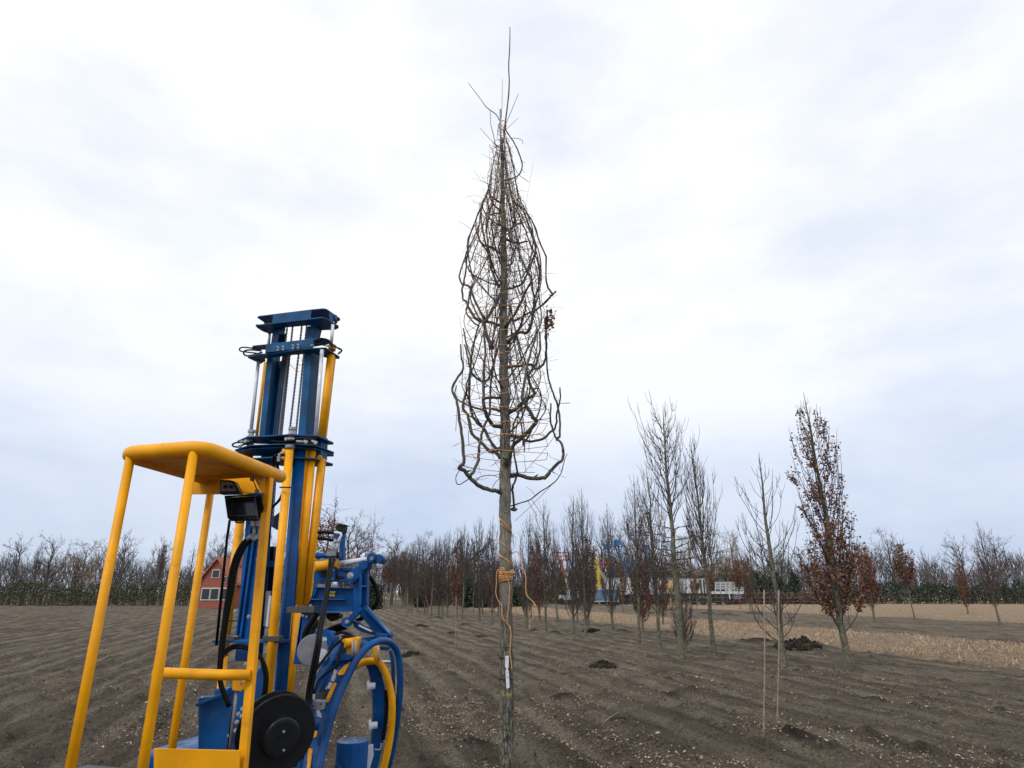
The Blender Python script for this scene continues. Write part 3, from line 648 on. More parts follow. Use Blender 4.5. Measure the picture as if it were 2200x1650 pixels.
def place(variant, name, loc, s, rz, label, catg, group=None, sz=None, tilt=(0, 0)):
    r = empty(name, (loc[0], loc[1], 0)); r.scale = (s, s, sz or s); r.rotation_euler = (tilt[0], tilt[1], rz)
    for n_, src in variant:
        c = src.copy(); COL.objects.link(c); c.parent = r
    tag(r, label, catg, group); return r
TN = ['trunk', 'crown', 'leaves']; TM = [M['bgbark'], M['twig'], M['leaf']]
V = {}
V['horn'] = [make_variant(fastigiate(10+i, 6.3, .55, .40, 84, leaves=(60, 160, 420)[i], leafz=(.05, .42), dense=1.35), TN, TM) for i in range(3)]
V['few'] = [make_variant(fastigiate(20+i, 6.4, 1.0, .42, 72, leaves=800, leafz=(.2, .75), dense=1.15), TN, TM) for i in range(2)]
V['clean'] = [make_variant(fastigiate(30+i, 6.6, 2.1, .38, 60, leaves=0, dense=1.0, tr=.065), TN, TM) for i in range(2)]
V['beech'] = [make_variant(fastigiate(40+i, 3.9, .5, .38, 44, leaves=3300, leafz=(.05, .97), leafsz=.047, dense=1.2, topr=.6), TN, TM) for i in range(2)]
V['beechtall'] = [make_variant(fastigiate(50, 6.3, .45, .36, 52, leaves=3600, leafz=(.05, .78), leafsz=.047, dense=1.2), TN, TM)]
V['std'] = [make_variant(fastigiate(60+i, 5.4, 1.9, .62, 46, leaves=(0, 60)[i], leafz=(.3, .6), dense=1.5, tr=.04, topr=.55), TN, TM) for i in range(2)]
V['beechstd'] = [make_variant(fastigiate(70, 4.0, 1.2, .45, 40, leaves=2600, leafz=(.2, .97), leafsz=.05, dense=1.2, tr=.035), TN, TM)]
V['multi'] = [make_variant(fastigiate(80, 7.4, .75, .75, 46, leaves=0, dense=.75, tr=.075, topr=.35, spread=.22), TN, TM)]
def xyz(px, py): g = G(px, py); return g
def height_px(px, base, top):          # real height of something standing at the base pixel whose tip is at the top pixel
    g = G(px, base); return P(px, top, g[1])[2]
ORD = ['first', 'second', 'third', 'fourth', 'fifth', 'sixth', 'seventh', 'eighth', 'ninth', 'tenth', 'eleventh', 'twelfth', 'thirteenth', 'fourteenth', 'fifteenth', 'sixteenth', 'seventeenth', 'eighteenth', 'nineteenth', 'twentieth', 'twenty-first', 'twenty-second', 'twenty-third', 'twenty-fourth', 'twenty-fifth', 'twenty-sixth', 'twenty-seventh', 'twenty-eighth']
KIND = {'horn': ('bare upswept hornbeam column', 'hornbeam_tree', 'bare upswept nursery trees'), 'few': ('slim column tree with a few brown leaves', 'column_tree', 'column trees keeping a few leaves'),
        'clean': ('bare column tree on a tall clear stem', 'column_tree', 'bare column trees on clear stems'), 'beech': ('low beech column full of brown leaves', 'beech_tree', 'brown leaved beech columns'),
        'beechtall': ('tall beech column full of brown leaves', 'beech_tree', 'brown leaved beech columns'), 'std': ('young standard tree with thin pale stem', 'standard_tree', 'young standard trees in the far row'),
        'beechstd': ('small brown leaved beech on a bare stem', 'beech_tree', 'small brown beeches on bare stems'), 'multi': ('forked bare tree with wide ragged upright limbs', 'column_tree', None)}
# (base px x, base px y, tip px y, kind)
NUR = [(824.5, 1300, 1178, 'std'), (830, 1302, 1185, 'std'), (839, 1305, 1170, 'std'), (844, 1303, 1190, 'beechstd'), (849, 1311, 1172, 'std'), (855, 1303, 1180, 'beechstd'), (862, 1306, 1170, 'horn'), (868, 1307, 1180, 'std'),
       (874, 1322, 1165, 'clean'), (878.5, 1313, 1170, 'horn'), (885, 1314, 1160, 'horn'), (897, 1316, 1163, 'few'), (911, 1320, 1158, 'horn'), (917.5, 1319, 1250, 'beech'), (926, 1323, 1150, 'clean'), (942.5, 1324, 1147, 'horn'),
       (951, 1324, 1140, 'few'), (961, 1326, 1135, 'horn'), (981, 1328, 1128, 'beechtall'), (992.5, 1331, 1120, 'clean'), (1017, 1317, 1190, 'std'), (1030, 1335, 1108, 'horn'), (1037, 1321, 1165, 'few'), (1058, 1340, 1112, 'horn'), (1070.5, 1325, 1200, 'beech'),
       (1130, 1352, 1100, 'horn'), (1141.5, 1330, 1165, 'std'), (1160, 1336, 1125, 'beechtall'), (1174, 1358, 1072, 'few'), (1198, 1337, 1118, 'few'), (1231, 1363, 1062, 'horn'), (1241, 1338, 1160, 'clean'), (1258, 1369, 1048, 'horn'), (1264, 1347, 1150, 'beech'),
       (1317.5, 1353, 1080, 'horn'), (1337.5, 1313, 1175, 'beechtall'), (1372, 1385, 1018, 'few'), (1381, 1362, 1205, 'beech'), (1418, 1390, 992, 'few'), (1425, 1344, 1178, 'beechtall'), (1474, 1405, 1215, 'horn'),
       (1498, 1309, 1232, 'beechstd'), (1535, 1408, 935, 'clean'), (1530, 1302, 1222, 'beechstd'), (1591, 1310, 1198, 'beechstd'), (1613, 1312, 1172, 'beechtall'), (1618.5, 1315, 1225, 'std'), (1684, 1432, 972, 'multi'),
       # the rows running on past both edges of the photograph
       (1880, 1338, 1170, 'beech'), (1965, 1330, 1160, 'beechstd'), (2150, 1345, 1120, 'few'), (2080, 1320, 1180, 'beechtall'),
       (440, 1298, 1175, 'std'), (330, 1297, 1165, 'beechstd'), (240, 1297, 1170, 'horn'), (150, 1298, 1180, 'few'), (60, 1297, 1160, 'std')]
cnt = {}; nr = np.random.default_rng(5)
HV = {'horn': 6.3, 'few': 6.4, 'clean': 6.6, 'beech': 3.9, 'beechtall': 6.3, 'std': 5.4, 'beechstd': 4.0, 'multi': 7.4}
NUR.sort(key=lambda a: a[0])
for bx, by, ty_, k in NUR:
    side = 'left' if bx < 1085 else 'right'
    if bx > 1720: side = 'out'
    if bx < 481: side = 'outl'
    cnt.setdefault((k, side), []).append((bx, by, ty_))
for (k, side), L in cnt.items():
    for i, (bx, by, ty_) in enumerate(L):
        d, nm, gr = KIND[k]; g = G(bx, by); h = height_px(bx, by, ty_); vs = V[k]; v = vs[nr.integers(0, len(vs))]
        if side == 'left': lb = f"{d}, {ORD[len(L)-1-i]} of these left of the tied trunk" if len(L) > 1 else f"{d}, left of the tied trunk"
        elif side == 'right': lb = f"{d}, {ORD[i]} of these right of the tied trunk" if len(L) > 1 else f"{d}, right of the tied trunk"
        elif side == 'out': lb = f"{d}, {ORD[i]} of these beyond the big leafy beech"
        else: lb = f"{d}, {ORD[i]} of these from the far left"
        if k == 'multi': lb = 'forked bare tree with wide ragged upright limbs behind two canes at the right'
        hs = h/HV[k]
        place(v, nm, g, max(.72, min(1.15, hs**.6)) if k not in ('multi',) else 1, nr.random()*6.283, lb, 'tree', gr, sz=hs, tilt=(nr.normal(0, .012), nr.normal(0, .012)))
# the big open-branched tree among them
rng = np.random.default_rng(99); H = 8.1; g = G(1467, 1424); H = P(1432, 868, g[1])[2]
trunk = MB(); n = 12; tz = np.linspace(-.05, H, n); T = np.stack([np.cumsum(rng.normal(0, .02, n)), np.cumsum(rng.normal(0, .02, n)), tz], 1); T[:, :2] -= T[0, :2]; rad = .088*(1-np.linspace(0, 1, n))**.85+.004
trunk.tube(cat(T, 2), np.interp(np.arange(2*n-1), np.arange(n)*2, rad), 9, cap=False); crown = MB()
for k in range(58):
    t = (k+rng.random())/58; z = 2.1+(H*.9-2.1)*t; a = k*2.4; o = np.array([math.cos(a), math.sin(a), 0]); up = np.array([0, 0, 1.]); c = np.array([np.interp(z, T[:, 2], T[:, 0]), np.interp(z, T[:, 2], T[:, 1]), z])
    hi = z > 3.4; L = rng.uniform(.7, 1.5)*(1.15-.6*t)*(1.35 if hi else 1)
    L *= rng.uniform(.6, 1.5) if hi else 1; pth = curve_path(c, o+up*(.25*rng.uniform(.3, 1.5) if not hi else rng.uniform(.6, 1.6)), (o*rng.uniform(0, .5)+up) if hi else (o+up*.15), L, 7, rng, .13)
    crown.tube(pth, np.linspace(.019*(1-.6*t), .003, 8), 4, cap=False)
    for _ in range(9):
        i = rng.integers(1, 7); d = pth[i+1]-pth[i]; d /= np.linalg.norm(d); s = rng.normal(0, 1, 3); q = curve_path(pth[i], d+s*.6, d+up*(.4 if hi else 0), L*rng.uniform(.2, .45), 3, rng, .15); crown.tube(q, [.006, .005, .004, .002], 3, cap=False)
r = empty('open_crowned_tree', (g[0], g[1], 0)); tag(r, 'tall open crowned bare tree with the thickest grey stem in the right hand row', 'tree')
trunk_o = trunk.build('trunk', M['bgbark']); trunk_o.parent = r; co = crown.build('crown', M['twig']); co.parent = r
# big leafy beech at the right edge
trunk, crown, lv = fastigiate(123, 7.6, .8, .46, 80, leaves=6200, leafz=(.18, .93), leafsz=.04, dense=1.0, tr=.08, spread=.12)
g = G(1824, 1440); Hh = P(1689, 850, g[1])[2]; v = make_variant((trunk, crown, lv), TN, TM)
place(v, 'beech_tree', g, 1, 1.2, 'tall beech with clumps of brown leaves cut by the right edge of the photo', 'tree', sz=Hh/7.6, tilt=(0, -.065))

# two oaks behind the machine: leafy below, bare wispy leader above
def oak(seed, px, by, top, lab, wide):
    rng = np.random.default_rng(seed); g = G(px, by); H = P(px, top, g[1])[2]
    tr, cr, tips = general(seed, H*.86, 1.1, 3, .75, .1, .07, 4, (9, 5, 4), (.30, .5, .5), .006)
    up = np.array([0, 0, 1.])
    cr.tube(np.array([[0, 0, H*.7], [rng.normal(0, .03), 0, H*.85], [rng.normal(0, .04), 0, H]]), [.018, .01, .004], 4)
    for k in range(7):
        z = H*rng.uniform(.72, .88); a = rng.random()*6.283; o = np.array([math.cos(a), math.sin(a)*.6, 0]); cr.tube(curve_path(np.array([0, 0, z]), o+up*.5, o+up*.02, rng.uniform(.6, 1.5)*wide, 6, rng, .05), np.linspace(.009, .003, 7), 3, cap=False)
    A = np.vstack(tips); A = A[A[:, 2] < H*.72]; lv = MB(); leaves_mb(lv, A[rng.integers(0, len(A), 2600)], .06, rng, .09)
    B_ = np.array([[rng.normal(0, .05), rng.normal(0, .05), z] for z in rng.uniform(H*.66, H*.9, 60)]); leaves_mb(lv, B_, .05, rng, .04)
    r = place(make_variant((tr, cr, lv), TN, [M['bgbark'], M['twig'], M['oakleaf']]), 'oak_tree', g, 1, 0, lab, 'tree')
oak(301, 698, 1345, 1040, 'young oak with rust brown leaves close behind the yellow mast', .9); oak(302, 792, 1306, 1082, 'young oak with rust brown leaves and spire top behind the blue linkage', 1.3); oak(303, 826, 1299, 1205, 'small rust brown oak low between spire topped oak and standard trees', .8)
# the trees beyond the nursery, each its own
BG = [make_variant(general(400+i, 12, 2.5, 4, .62, .22, .26, 4, (7, 4, 4, 3), (.46, .55, .55), .016)[:2], TN, [M['farbark'], M['farbark']]) for i in range(4)]
GB = [make_variant(general(420+i, 12, 1.8, 4, .70, .10, .24, 4, (8, 5, 4, 4), (.44, .5, .55), .015)[:2], TN, [M['farbark'], M['goldbark']]) for i in range(2)]
POP = [make_variant(fastigiate(440+i, 12, 1.5, 1.1, 60, dense=1.6, tr=.16, tw=.02)[:2], TN, [M['farbark'], M['farbark']]) for i in range(2)]
wt_, wc_, wtips = general(455, 9.5, 2.2, 3, .95, .18, .24, 5, (5, 4, 4), (.50, .5, .5), .03, lead=False); rng = np.random.default_rng(3)
for tpth in wtips:                                           # hanging switches of the weeping tree
    for _ in range(2):
        p = tpth[rng.integers(1, len(tpth))]; L = rng.uniform(.8, 2.6); q = [p]; 
        for i in range(4): p = p+np.array([rng.normal(0, .07), rng.normal(0, .07), -L/4]); q.append(p)
        wc_.tube(np.array(q), [.02, .018, .015, .012, .008], 3, cap=False)
WEEP = make_variant((wt_, wc_), TN, [M['farbark'], M['farbark']])
FAR = [(500, 88, 1150, 'B', 'bare tree above the red roofed farmhouse'), (545, 84, 1160, 'B', 'bare tree seen between the mast tubes'), (600, 84, 1155, 'B', 'bare grey tree behind the mast'), (655, 90, 1170, 'B', 'bare tree right behind the yellow tubes'),
       (745, 92, 1128, 'B', 'round bare tree beside the camera bracket'), (760, 74, 1150, 'B', 'low bare tree behind the blue linkage'), (800, 95, 1185, 'P', 'thin grey tree behind the second oak'), (841, 92, 1163, 'B', 'wide forked bare tree right of the oaks'), (868, 105, 1180, 'P', 'narrow bare tree right of the forked tree'),
       (893, 84, 1172, 'B', 'bare tree with dark upright limbs left of the column trees'), (905, 100, 1165, 'B', 'twiggy reddish tree in the far left wood'), (925, 92, 1170, 'P', 'dark stemmed narrow tree in the far left wood'), (942, 100, 1178, 'B', 'low bare tree in the middle of the left wood'), (968, 96, 1175, 'P', 'narrow bare tree left of the weeping tree'),
       (1016, 78, 1141, 'W', 'weeping tree with hanging switches left of the tied trunk'), (1052, 100, 1190, 'B', 'low bare tree just left of the tied trunk'), (1105, 105, 1215, 'B', 'low bare tree just right of the tied trunk'), (1150, 110, 1205, 'B', 'grey bare tree behind the first right hand columns'),
       (1205, 108, 1195, 'B', 'bare tree behind the orange lift'), (1250, 118, 1200, 'B', 'bare tree left of the yellow lift'), (1300, 116, 1150, 'B', 'round dense bare tree behind the blue lifts, left half'), (1336, 122, 1140, 'B', 'tall dense bare tree above the blue lift baskets'), (1378, 118, 1150, 'B', 'dense bare tree behind the third blue lift'), (1410, 110, 1190, 'B', 'bare tree above the wooden cabin'),
       (1450, 122, 1165, 'B', 'grey tree behind the open crowned nursery tree'), (1490, 112, 1150, 'G', 'golden twigged tree above the white box trailer'), (1535, 115, 1146, 'G', 'largest golden twigged tree right of the fastigiate tree'), (1582, 116, 1150, 'G', 'right hand golden twigged tree above the flatbed'), (1622, 112, 1155, 'P', 'grey narrow tree right of the golden trees'), (1648, 118, 1160, 'B', 'grey bare tree behind the canes'),
       (1690, 108, 1185, 'B', 'low dark bare tree behind the forked tree'), (1730, 104, 1180, 'B', 'dark bare tree at the right edge of the photo'), (1790, 104, 1165, 'B', 'bare far tree just outside right'), (1860, 110, 1170, 'G', 'golden twigged tree far outside right'), (1930, 106, 1160, 'B', 'bare far tree second outside right'), (2000, 112, 1172, 'P', 'narrow far tree outside right'), (2080, 110, 1165, 'B', 'bare far tree third outside right'), (2160, 108, 1160, 'B', 'bare far tree at the extreme right'),
       (460, 92, 1170, 'B', 'bare far tree just left of the farmhouse'), (400, 96, 1165, 'P', 'narrow far tree left of the farmhouse'), (330, 94, 1172, 'B', 'bare far tree second left of the farmhouse'), (250, 96, 1160, 'B', 'bare far tree third left of the farmhouse'), (170, 98, 1170, 'G', 'golden twigged tree at far left'), (90, 98, 1164, 'B', 'bare far tree near the extreme left'), (20, 100, 1168, 'B', 'bare far tree at the extreme left')]
for i, (px, D, top, k, lb) in enumerate(FAR):
    p = P(px, 1285, D); H = P(px, top, D)[2]; v = {'B': BG[i % 4], 'G': GB[i % 2], 'P': POP[i % 2], 'W': WEEP}[k]; h0 = {'B': 12.2, 'G': 12.2, 'P': 12, 'W': 7.6}[k]
    ws = (H/h0)*(nr.uniform(1.0, 1.35) if k != 'W' else 1.0)
    place(v, {'B': 'bare_tree', 'G': 'golden_tree', 'P': 'narrow_tree', 'W': 'weeping_tree'}[k], p, ws, nr.random()*6.28, lb, 'tree', 'trees of the far wood' if k in 'BP' else None, sz=H/h0)
# the wood behind them reads as one mass of twigs
mb = MB(); rng = np.random.default_rng(8)
for _ in range(15000):
    px = rng.uniform(-60, 2260); D = rng.uniform(124, 150); p = P(px, 1285, D); h = 7.5+6.5*vnoise(np.array(px/42.), np.array(.3), 4)+1.5*rng.random(); z0 = rng.uniform(0, .75)*h; L = rng.uniform(1.5, 4)
    d = np.array([rng.normal(0, .3), rng.normal(0, .3), 1]); a = np.array([p[0], p[1], z0]); b = a+d*L; b[2] = min(b[2], h); mb.tube([a, (a+b)/2+rng.normal(0, .15, 3), b], [.05, .035, .018], 3, cap=False)
tag(mb.build('far_wood', M['farbark']), 'thicket of bare trunks and twigs behind the far trees', 'wood', kind='stuff')
def bush(name, px0, px1, D, top, n, m, lab, ctg, sz=.16, dep=1.6, thin=False, kind=None):
    rng = np.random.default_rng(int(px0)+500); a = P(px0, 1290, D); b = P(px1, 1290, D); H = P(px0, top, D)[2]; mb = MB()
    t = rng.random(n); hh = H*(.85+.7*(vnoise(t*(px1-px0)/7., t*0+.5, int(px1))+.0)); z = hh*rng.random(n)**.75; y = rng.normal(0, dep/2.6, n)*np.sqrt(np.maximum(.05, 1-(z/hh)**3))
    c = a+(b-a)*t[:, None]; c[:, 2] = z; c[:, 1] += y; leaves_mb(mb, c, sz, rng, .08)
    core = MB(); 
    for k in range(max(6, int(n/90))): q = a+(b-a)*rng.random(); q[2] = 0; core.stick(q, q+np.array([rng.normal(0, .3), rng.normal(0, .3), H*.8]), .05, .02)
    r = empty(name, ((a+b)/2)*np.array([1, 1, 0])); mb.build('foliage', m, r); core.build('stems', M['farbark'], r); tag(r, lab, ctg, kind=kind)
bush('conifer_hedge', 992, 1064, 76, 1243, 6500, M['evergreen'], 'dark evergreen hedge left of the tied trunk', 'hedge')
bush('conifer_hedge', 1064, 1122, 80, 1248, 4200, M['evergreen'], 'dark evergreen hedge right of the tied trunk', 'hedge')
bush('conifer_bush', 783, 818, 70, 1258, 2600, M['evergreen'], 'dark green bush seen through the black hose loop', 'bush')
bush('conifer_bush', 893, 918, 78, 1262, 1500, M['evergreen'], 'small green bush below the white gable', 'bush')
bush('shrub_hedge', 868, 1000, 88, 1232, 5200, M['olive'], 'olive twiggy shrubs in front of the far left wood', 'shrubs', .14)
bush('shrub_hedge', 1118, 1280, 100, 1240, 5200, M['olive'], 'olive twiggy shrubs behind the right hand columns', 'shrubs', .15)
bush('beech_hedge', 1560, 1760, 98, 1268, 6500, M['hedge_red'], 'low red brown beech hedge along the field edge at the right', 'hedge', .15)
bush('conifer_bush', 1625, 1720, 104, 1232, 5200, M['evergreen'], 'dark ivy green bushes above the red brown hedge', 'bushes', .2)
bush('shrub_hedge', 1470, 1625, 108, 1225, 5200, M['olive'], 'dark shrubs behind the flatbed and box trailer', 'shrubs', .18)
bush('shrub_hedge', 1300, 1470, 112, 1215, 5200, M['olive'], 'dark shrubs behind the long white trailer', 'shrubs', .18)
bush('conifer_hedge', 1770, 2210, 100, 1250, 16000, M['evergreen'], 'long evergreen hedge outside right', 'hedge', .13)
bush('shrub_hedge', -40, 425, 88, 1245, 16000, M['olive'], 'long olive hedge outside left', 'hedge', .11)
bush('shrub_hedge', 500, 780, 84, 1238, 5600, M['olive'], 'brown thicket behind the machine', 'shrubs', .16)

# ------------------------------------------------------------------ leaf litter, straw and stalks on the field
def litter():
    rng = np.random.default_rng(17); n = 95000
    r = 3.2*np.exp(rng.random(n)*2.5); a = rng.uniform(-.95, .95, n); x = np.sin(a)*r; y = np.cos(a)*r
    s = x*ACR[0]+y*ACR[1]
    den = vnoise(x*.9, y*.9, 21)+.6*vnoise(s*1.3, (x*ROW[0]+y*ROW[1])*.15, 22)+.5*vnoise(x*3.5, y*3.5, 23); keep = den > rng.normal(.10, .16, n)
    for px, py, w in ((865, 1405, .6), (1135, 1545, .45), (985, 1520, .3), (1350, 1452, .4), (905, 1440, .4), (1690, 1440, .5), (1230, 1425, .6), (1100, 1370, .9)):
        c = G(px, py); m = 260; x = np.append(x, c[0]+rng.normal(0, w, m)); y = np.append(y, c[1]+rng.normal(0, w*.45, m)); keep = np.append(keep, np.ones(m, bool))
    x, y = x[keep], y[keep]; n = len(x); z = gheight(x, y)+.006; th = rng.random(n)*6.283; L = rng.uniform(.008, .026, n); L[rng.random(n) < .03] *= 1.8
    W = L*rng.uniform(.25, .6, n); k = rng.uniform(.0, .022, n)
    u = np.stack([np.cos(th), np.sin(th), rng.normal(0, .25, n)], 1); w = np.stack([-np.sin(th), np.cos(th), rng.normal(0, .3, n)], 1); c = np.stack([x, y, z], 1); up = np.array([0, 0, 1.])
    L = L[:, None]; W = W[:, None]; k = k[:, None]
    V_ = np.stack([c-u*L, c-u*L*.3+w*W+up*k, c+u*L*.35+w*W*.8+up*k*.6, c+u*L+up*k*.5, c+u*L*.3-w*W+up*k*.8, c-u*L*.35-w*W*.7+up*k*.4], 1)
    i = np.arange(n)[:, None]*6; mb = MB(); mb.add(V_, q=np.vstack([i+[0, 1, 2, 5], i+[5, 2, 3, 4]]))
    tag(mb.build('leaf_litter', M['litter']), 'pale fallen leaves strewn over the dark soil', 'leaves', kind='stuff')
    n = 48000; s = np.where(rng.random(n) < .75, rng.uniform(15.3, 23.6, n), rng.uniform(38.5, 60, n)); t = rng.uniform(-2, 80, n)+np.where(s > 30, -10, 0); keep = vnoise(s*.9, t*.9, 31) > rng.normal(-.1, .2, n); s, t = s[keep], t[keep]; n = len(s)
    x = s*ACR[0]+t*ROW[0]; y = s*ACR[1]+t*ROW[1]; z = gheight(x, y); c = np.stack([x, y, z], 1); th = rng.random(n)*6.283; h = rng.uniform(.02, .12, n)
    w = np.stack([np.cos(th), np.sin(th), np.zeros(n)], 1)*.009; top = c+np.stack([rng.normal(0, .07, n), rng.normal(0, .07, n), h], 1)
    mb = MB(); mb.add(np.stack([c-w, c+w, top+w*.5, top-w*.5], 1), q=np.arange(n*4).reshape(n, 4)); tag(mb.build('straw_stubble', M['straw']), 'tan straw and stubble strips across the field', 'straw', kind='stuff')
litter()

# ------------------------------------------------------------------ the tree handling machine
MV = np.array([.276, .961, 0]); MU = np.array([.961, -.276, 0]); UZ = np.array([0, 0, 1.])
MO = P(640, 800, 4.55*KF)
def W(px, py, v=0.): return plane(px, py, MO+MV*v, MV)
mach = empty('tree_handling_machine', (MO[0]-.35, MO[1]-.5, 0))
tag(mach, 'blue and yellow tree handling machine with tall mast, yellow cage and ring clamp', 'machine')
def part(mb, name, m, parent=None, bevel=0): return mb.build(name, M[m], parent or mach, bevel)
def vtube(name, m, top, bot, rpx, v, n=20, par=None, mb=None):
    a, b = W(*top, v), W(*bot, v); r = rpx*(mpp(a)+mpp(b))/2
    mb2 = (mb or MB()).tube([b, a], [r, r], n)
    return part(mb2, name, m, par) if name else mb2
def vbar(name, m, top, bot, wpx, dep, v, par=None, bevel=.003, mb=None):
    a, b = W(*top, v+dep/2), W(*bot, v+dep/2); w = wpx*(mpp(a)+mpp(b))/2/.96
    mb2 = (mb or MB()).bar(b, a, MU, MV, w, dep)
    return part(mb2, name, m, par, bevel) if name else mb2
def plate(name, m, poly, z, th, par=None, bevel=.003):
    return part(MB().prism([PZ(a, b, z) for a, b in poly], (0, 0, -th)), name, m, par, bevel)
def hose(name, m, px, vs, r, par=None, n=8, m_=6):
    vs = np.interp(np.linspace(0, 1, len(px)), np.linspace(0, 1, len(np.atleast_1d(vs))), np.atleast_1d(vs))
    return part(MB().tube(cat([W(a, b, v) for (a, b), v in zip(px, vs)], m_), r, n), name, m, par)
def fit(name, px, v, r, par=None, m='steel'):   # hose end fitting: stepped hexagonal sleeve
    a, b = W(*px[0], v), W(*px[1], v); d = b-a
    mb = MB().tube([a, a+d*.45], [r, r], 6, sm=False); mb.tube([a+d*.45, a+d*.6], [r*1.35, r*1.35], 6, sm=False); mb.tube([a+d*.6, b], [r*.8, r*.8], 10)
    return part(mb, name, m, par)
def bolt(c, nrm, r, par=None, name='bolt'):
    nrm = np.asarray(nrm, float)/np.linalg.norm(nrm); c = np.asarray(c, float)
    mb = MB().tube([c, c+nrm*r*.15], [r*1.05, r*1.05], 16, sm=False); mb.tube([c+nrm*r*.15, c+nrm*r*.75], [r*.80, r*.80], 6, sm=False); mb.tube([c+nrm*r*.75, c+nrm*r*1.0], [r*.4, r*.38], 10, sm=False)
    return part(mb, name, 'steel', par)
def Q1(p): return [(480+x/4.5825, 640+y/4.5825) for x, y in p]      # enlarged view of the mast top
def Q2(p): return [(480+x/4.5825, 940+y/4.5825) for x, y in p]
def Q3(p): return [(480+x/4.5825, 1290+y/4.5825) for x, y in p]
def Q5(p): return [(640+x/5.5, 1100+y/5.5) for x, y in p]

def zof(px, py, v=0): return W(px, py, v)[2]
# --- top plates
zA = zof(640, 668, -.10)
plate('top_plate', 'blue_dark', Q1([(334, 185), (345, 176), (880, 110), (985, 100), (1020, 108), (1148, 198), (1150, 212), (1130, 222), (860, 236), (430, 250)]), zA, .012)
zB = zof(640, 690, -.10)
part(MB().prism([PZ(*p, zB+.001) for p in Q1([(478, 255), (858, 205), (862, 232), (490, 272)])], (0, 0, zA-zB-.014)), 'top_block', 'blue_dark', bevel=.003)
plate('upper_crosshead', 'blue_dark', Q1([(322, 270), (332, 262), (860, 200), (975, 186), (1010, 194), (1135, 272), (1136, 288), (1105, 303), (930, 310), (905, 268), (830, 262), (600, 282), (560, 316), (455, 348)]), zB, .012)
vtube('spacer', 'blue_dark', (720.5, 678), (721.5, 694), 3.4, .06); vtube('spacer', 'blue_dark', (570, 684), (571, 700), 3.2, .06)
part(MB().bar(W(712, 672, -.02), W(712, 694, -.02), MU, MV, .012, .05), 'gusset', 'blue_dark')
# --- inner mast stage
def channel(name, m, top, bot, wpx, v, open_right, wdep=.11, par=None):
    a, b = W(*top, v), W(*bot, v); w = wpx*(mpp(a)+mpp(b))/2/.96; t = .010; mb = MB(); s = 1 if open_right else -1
    mb.bar(b+MV*t/2, a+MV*t/2, MU, MV, w, t)                                             # near flange
    mb.bar(b+MV*(wdep-t/2), a+MV*(wdep-t/2), MU, MV, w, t)                               # far flange
    off = -s*(w/2-t/2); mb.bar(b+MV*wdep/2+MU*off, a+MV*wdep/2+MU*off, MU, MV, t, wdep-2*t-.0006)
    return part(mb, name, m, par, .002)
channel('inner_channel', 'blue_dark', (593, 708), (588, 742), 15, -.02, True); channel('inner_channel', 'blue_dark', (668, 700), (662, 730), 17, -.02, False)
vbar('inner_web', 'blue_dark', (606, 704), (600, 742), 16, .012, .09); vbar('inner_side', 'blue_dark', (684, 704), (678, 728), 14, .04, .07)
# --- chrome rods
vtube('piston_rod', 'chrome', (715, 698), (711.5, 741), 3.6, -.02); vtube('piston_rod', 'chrome', (580, 712), (577, 742), 3, .06)
vtube('piston_rod', 'chrome', (557, 760), (538, 938), 3.7, -.02); vtube('piston_rod', 'chrome', (692, 752), (678, 938), 4.2, -.12)
# --- middle crosshead
zC = zof(640, 733, -.10); zC2 = zof(640, 755, -.10)
plate('crosshead_plate', 'blue_dark', Q1([(282, 478), (294, 467), (640, 432), (900, 400), (1010, 402), (1060, 440), (900, 470), (400, 500), (330, 500)]), zC, .012)
plate('crosshead_plate', 'blue_dark', Q1([(240, 580), (330, 548), (445, 545), (760, 500), (860, 490), (1010, 485), (1145, 575), (1143, 590), (1050, 590), (950, 560), (880, 535), (820, 540), (680, 552), (410, 588), (415, 610), (370, 640)]), zC2, .012)
part(MB().prism([PZ(*p, zC2+.001) for p in Q1([(410, 540), (760, 500), (880, 485), (885, 500), (420, 560)])], (0, 0, zC-zC2-.014)), 'crosshead_web', 'blue_dark', bevel=.003)
for x, y in Q1([(540, 500), (590, 494), (688, 482), (738, 476)]):
    c = W(x, y, -.17); mb = MB().tube([c-UZ*.022, c-UZ*.008], [.010, .010], 6, sm=False); mb.tube([c-UZ*.008, c+UZ*.012, c+UZ*.018-MU*.012], [.006, .006, .008], 8); part(mb, 'grease_nipple', 'steel')
# --- middle mast stage
channel('middle_channel', 'blue_dark', (580, 764), (562, 942), 14, -.04, True, .15)
vbar('middle_web', 'blue_dark', (594, 764), (575, 942), 17, .02, .10); vbar('middle_slide', 'blue_dark', (613, 764), (592, 942), 11, .03, .03); vbar('slide_edge', 'cast', (620, 762), (600, 942), 3, .03, .02)
channel('middle_channel', 'blue_dark', (662, 758), (647, 942), 17, -.06, False, .15); vbar('middle_side', 'blue_dark', (681, 758), (668, 942), 12, .10, .03)
vtube('rear_cylinder', 'yellow', (570, 778), (551, 942), 3.2, .20)
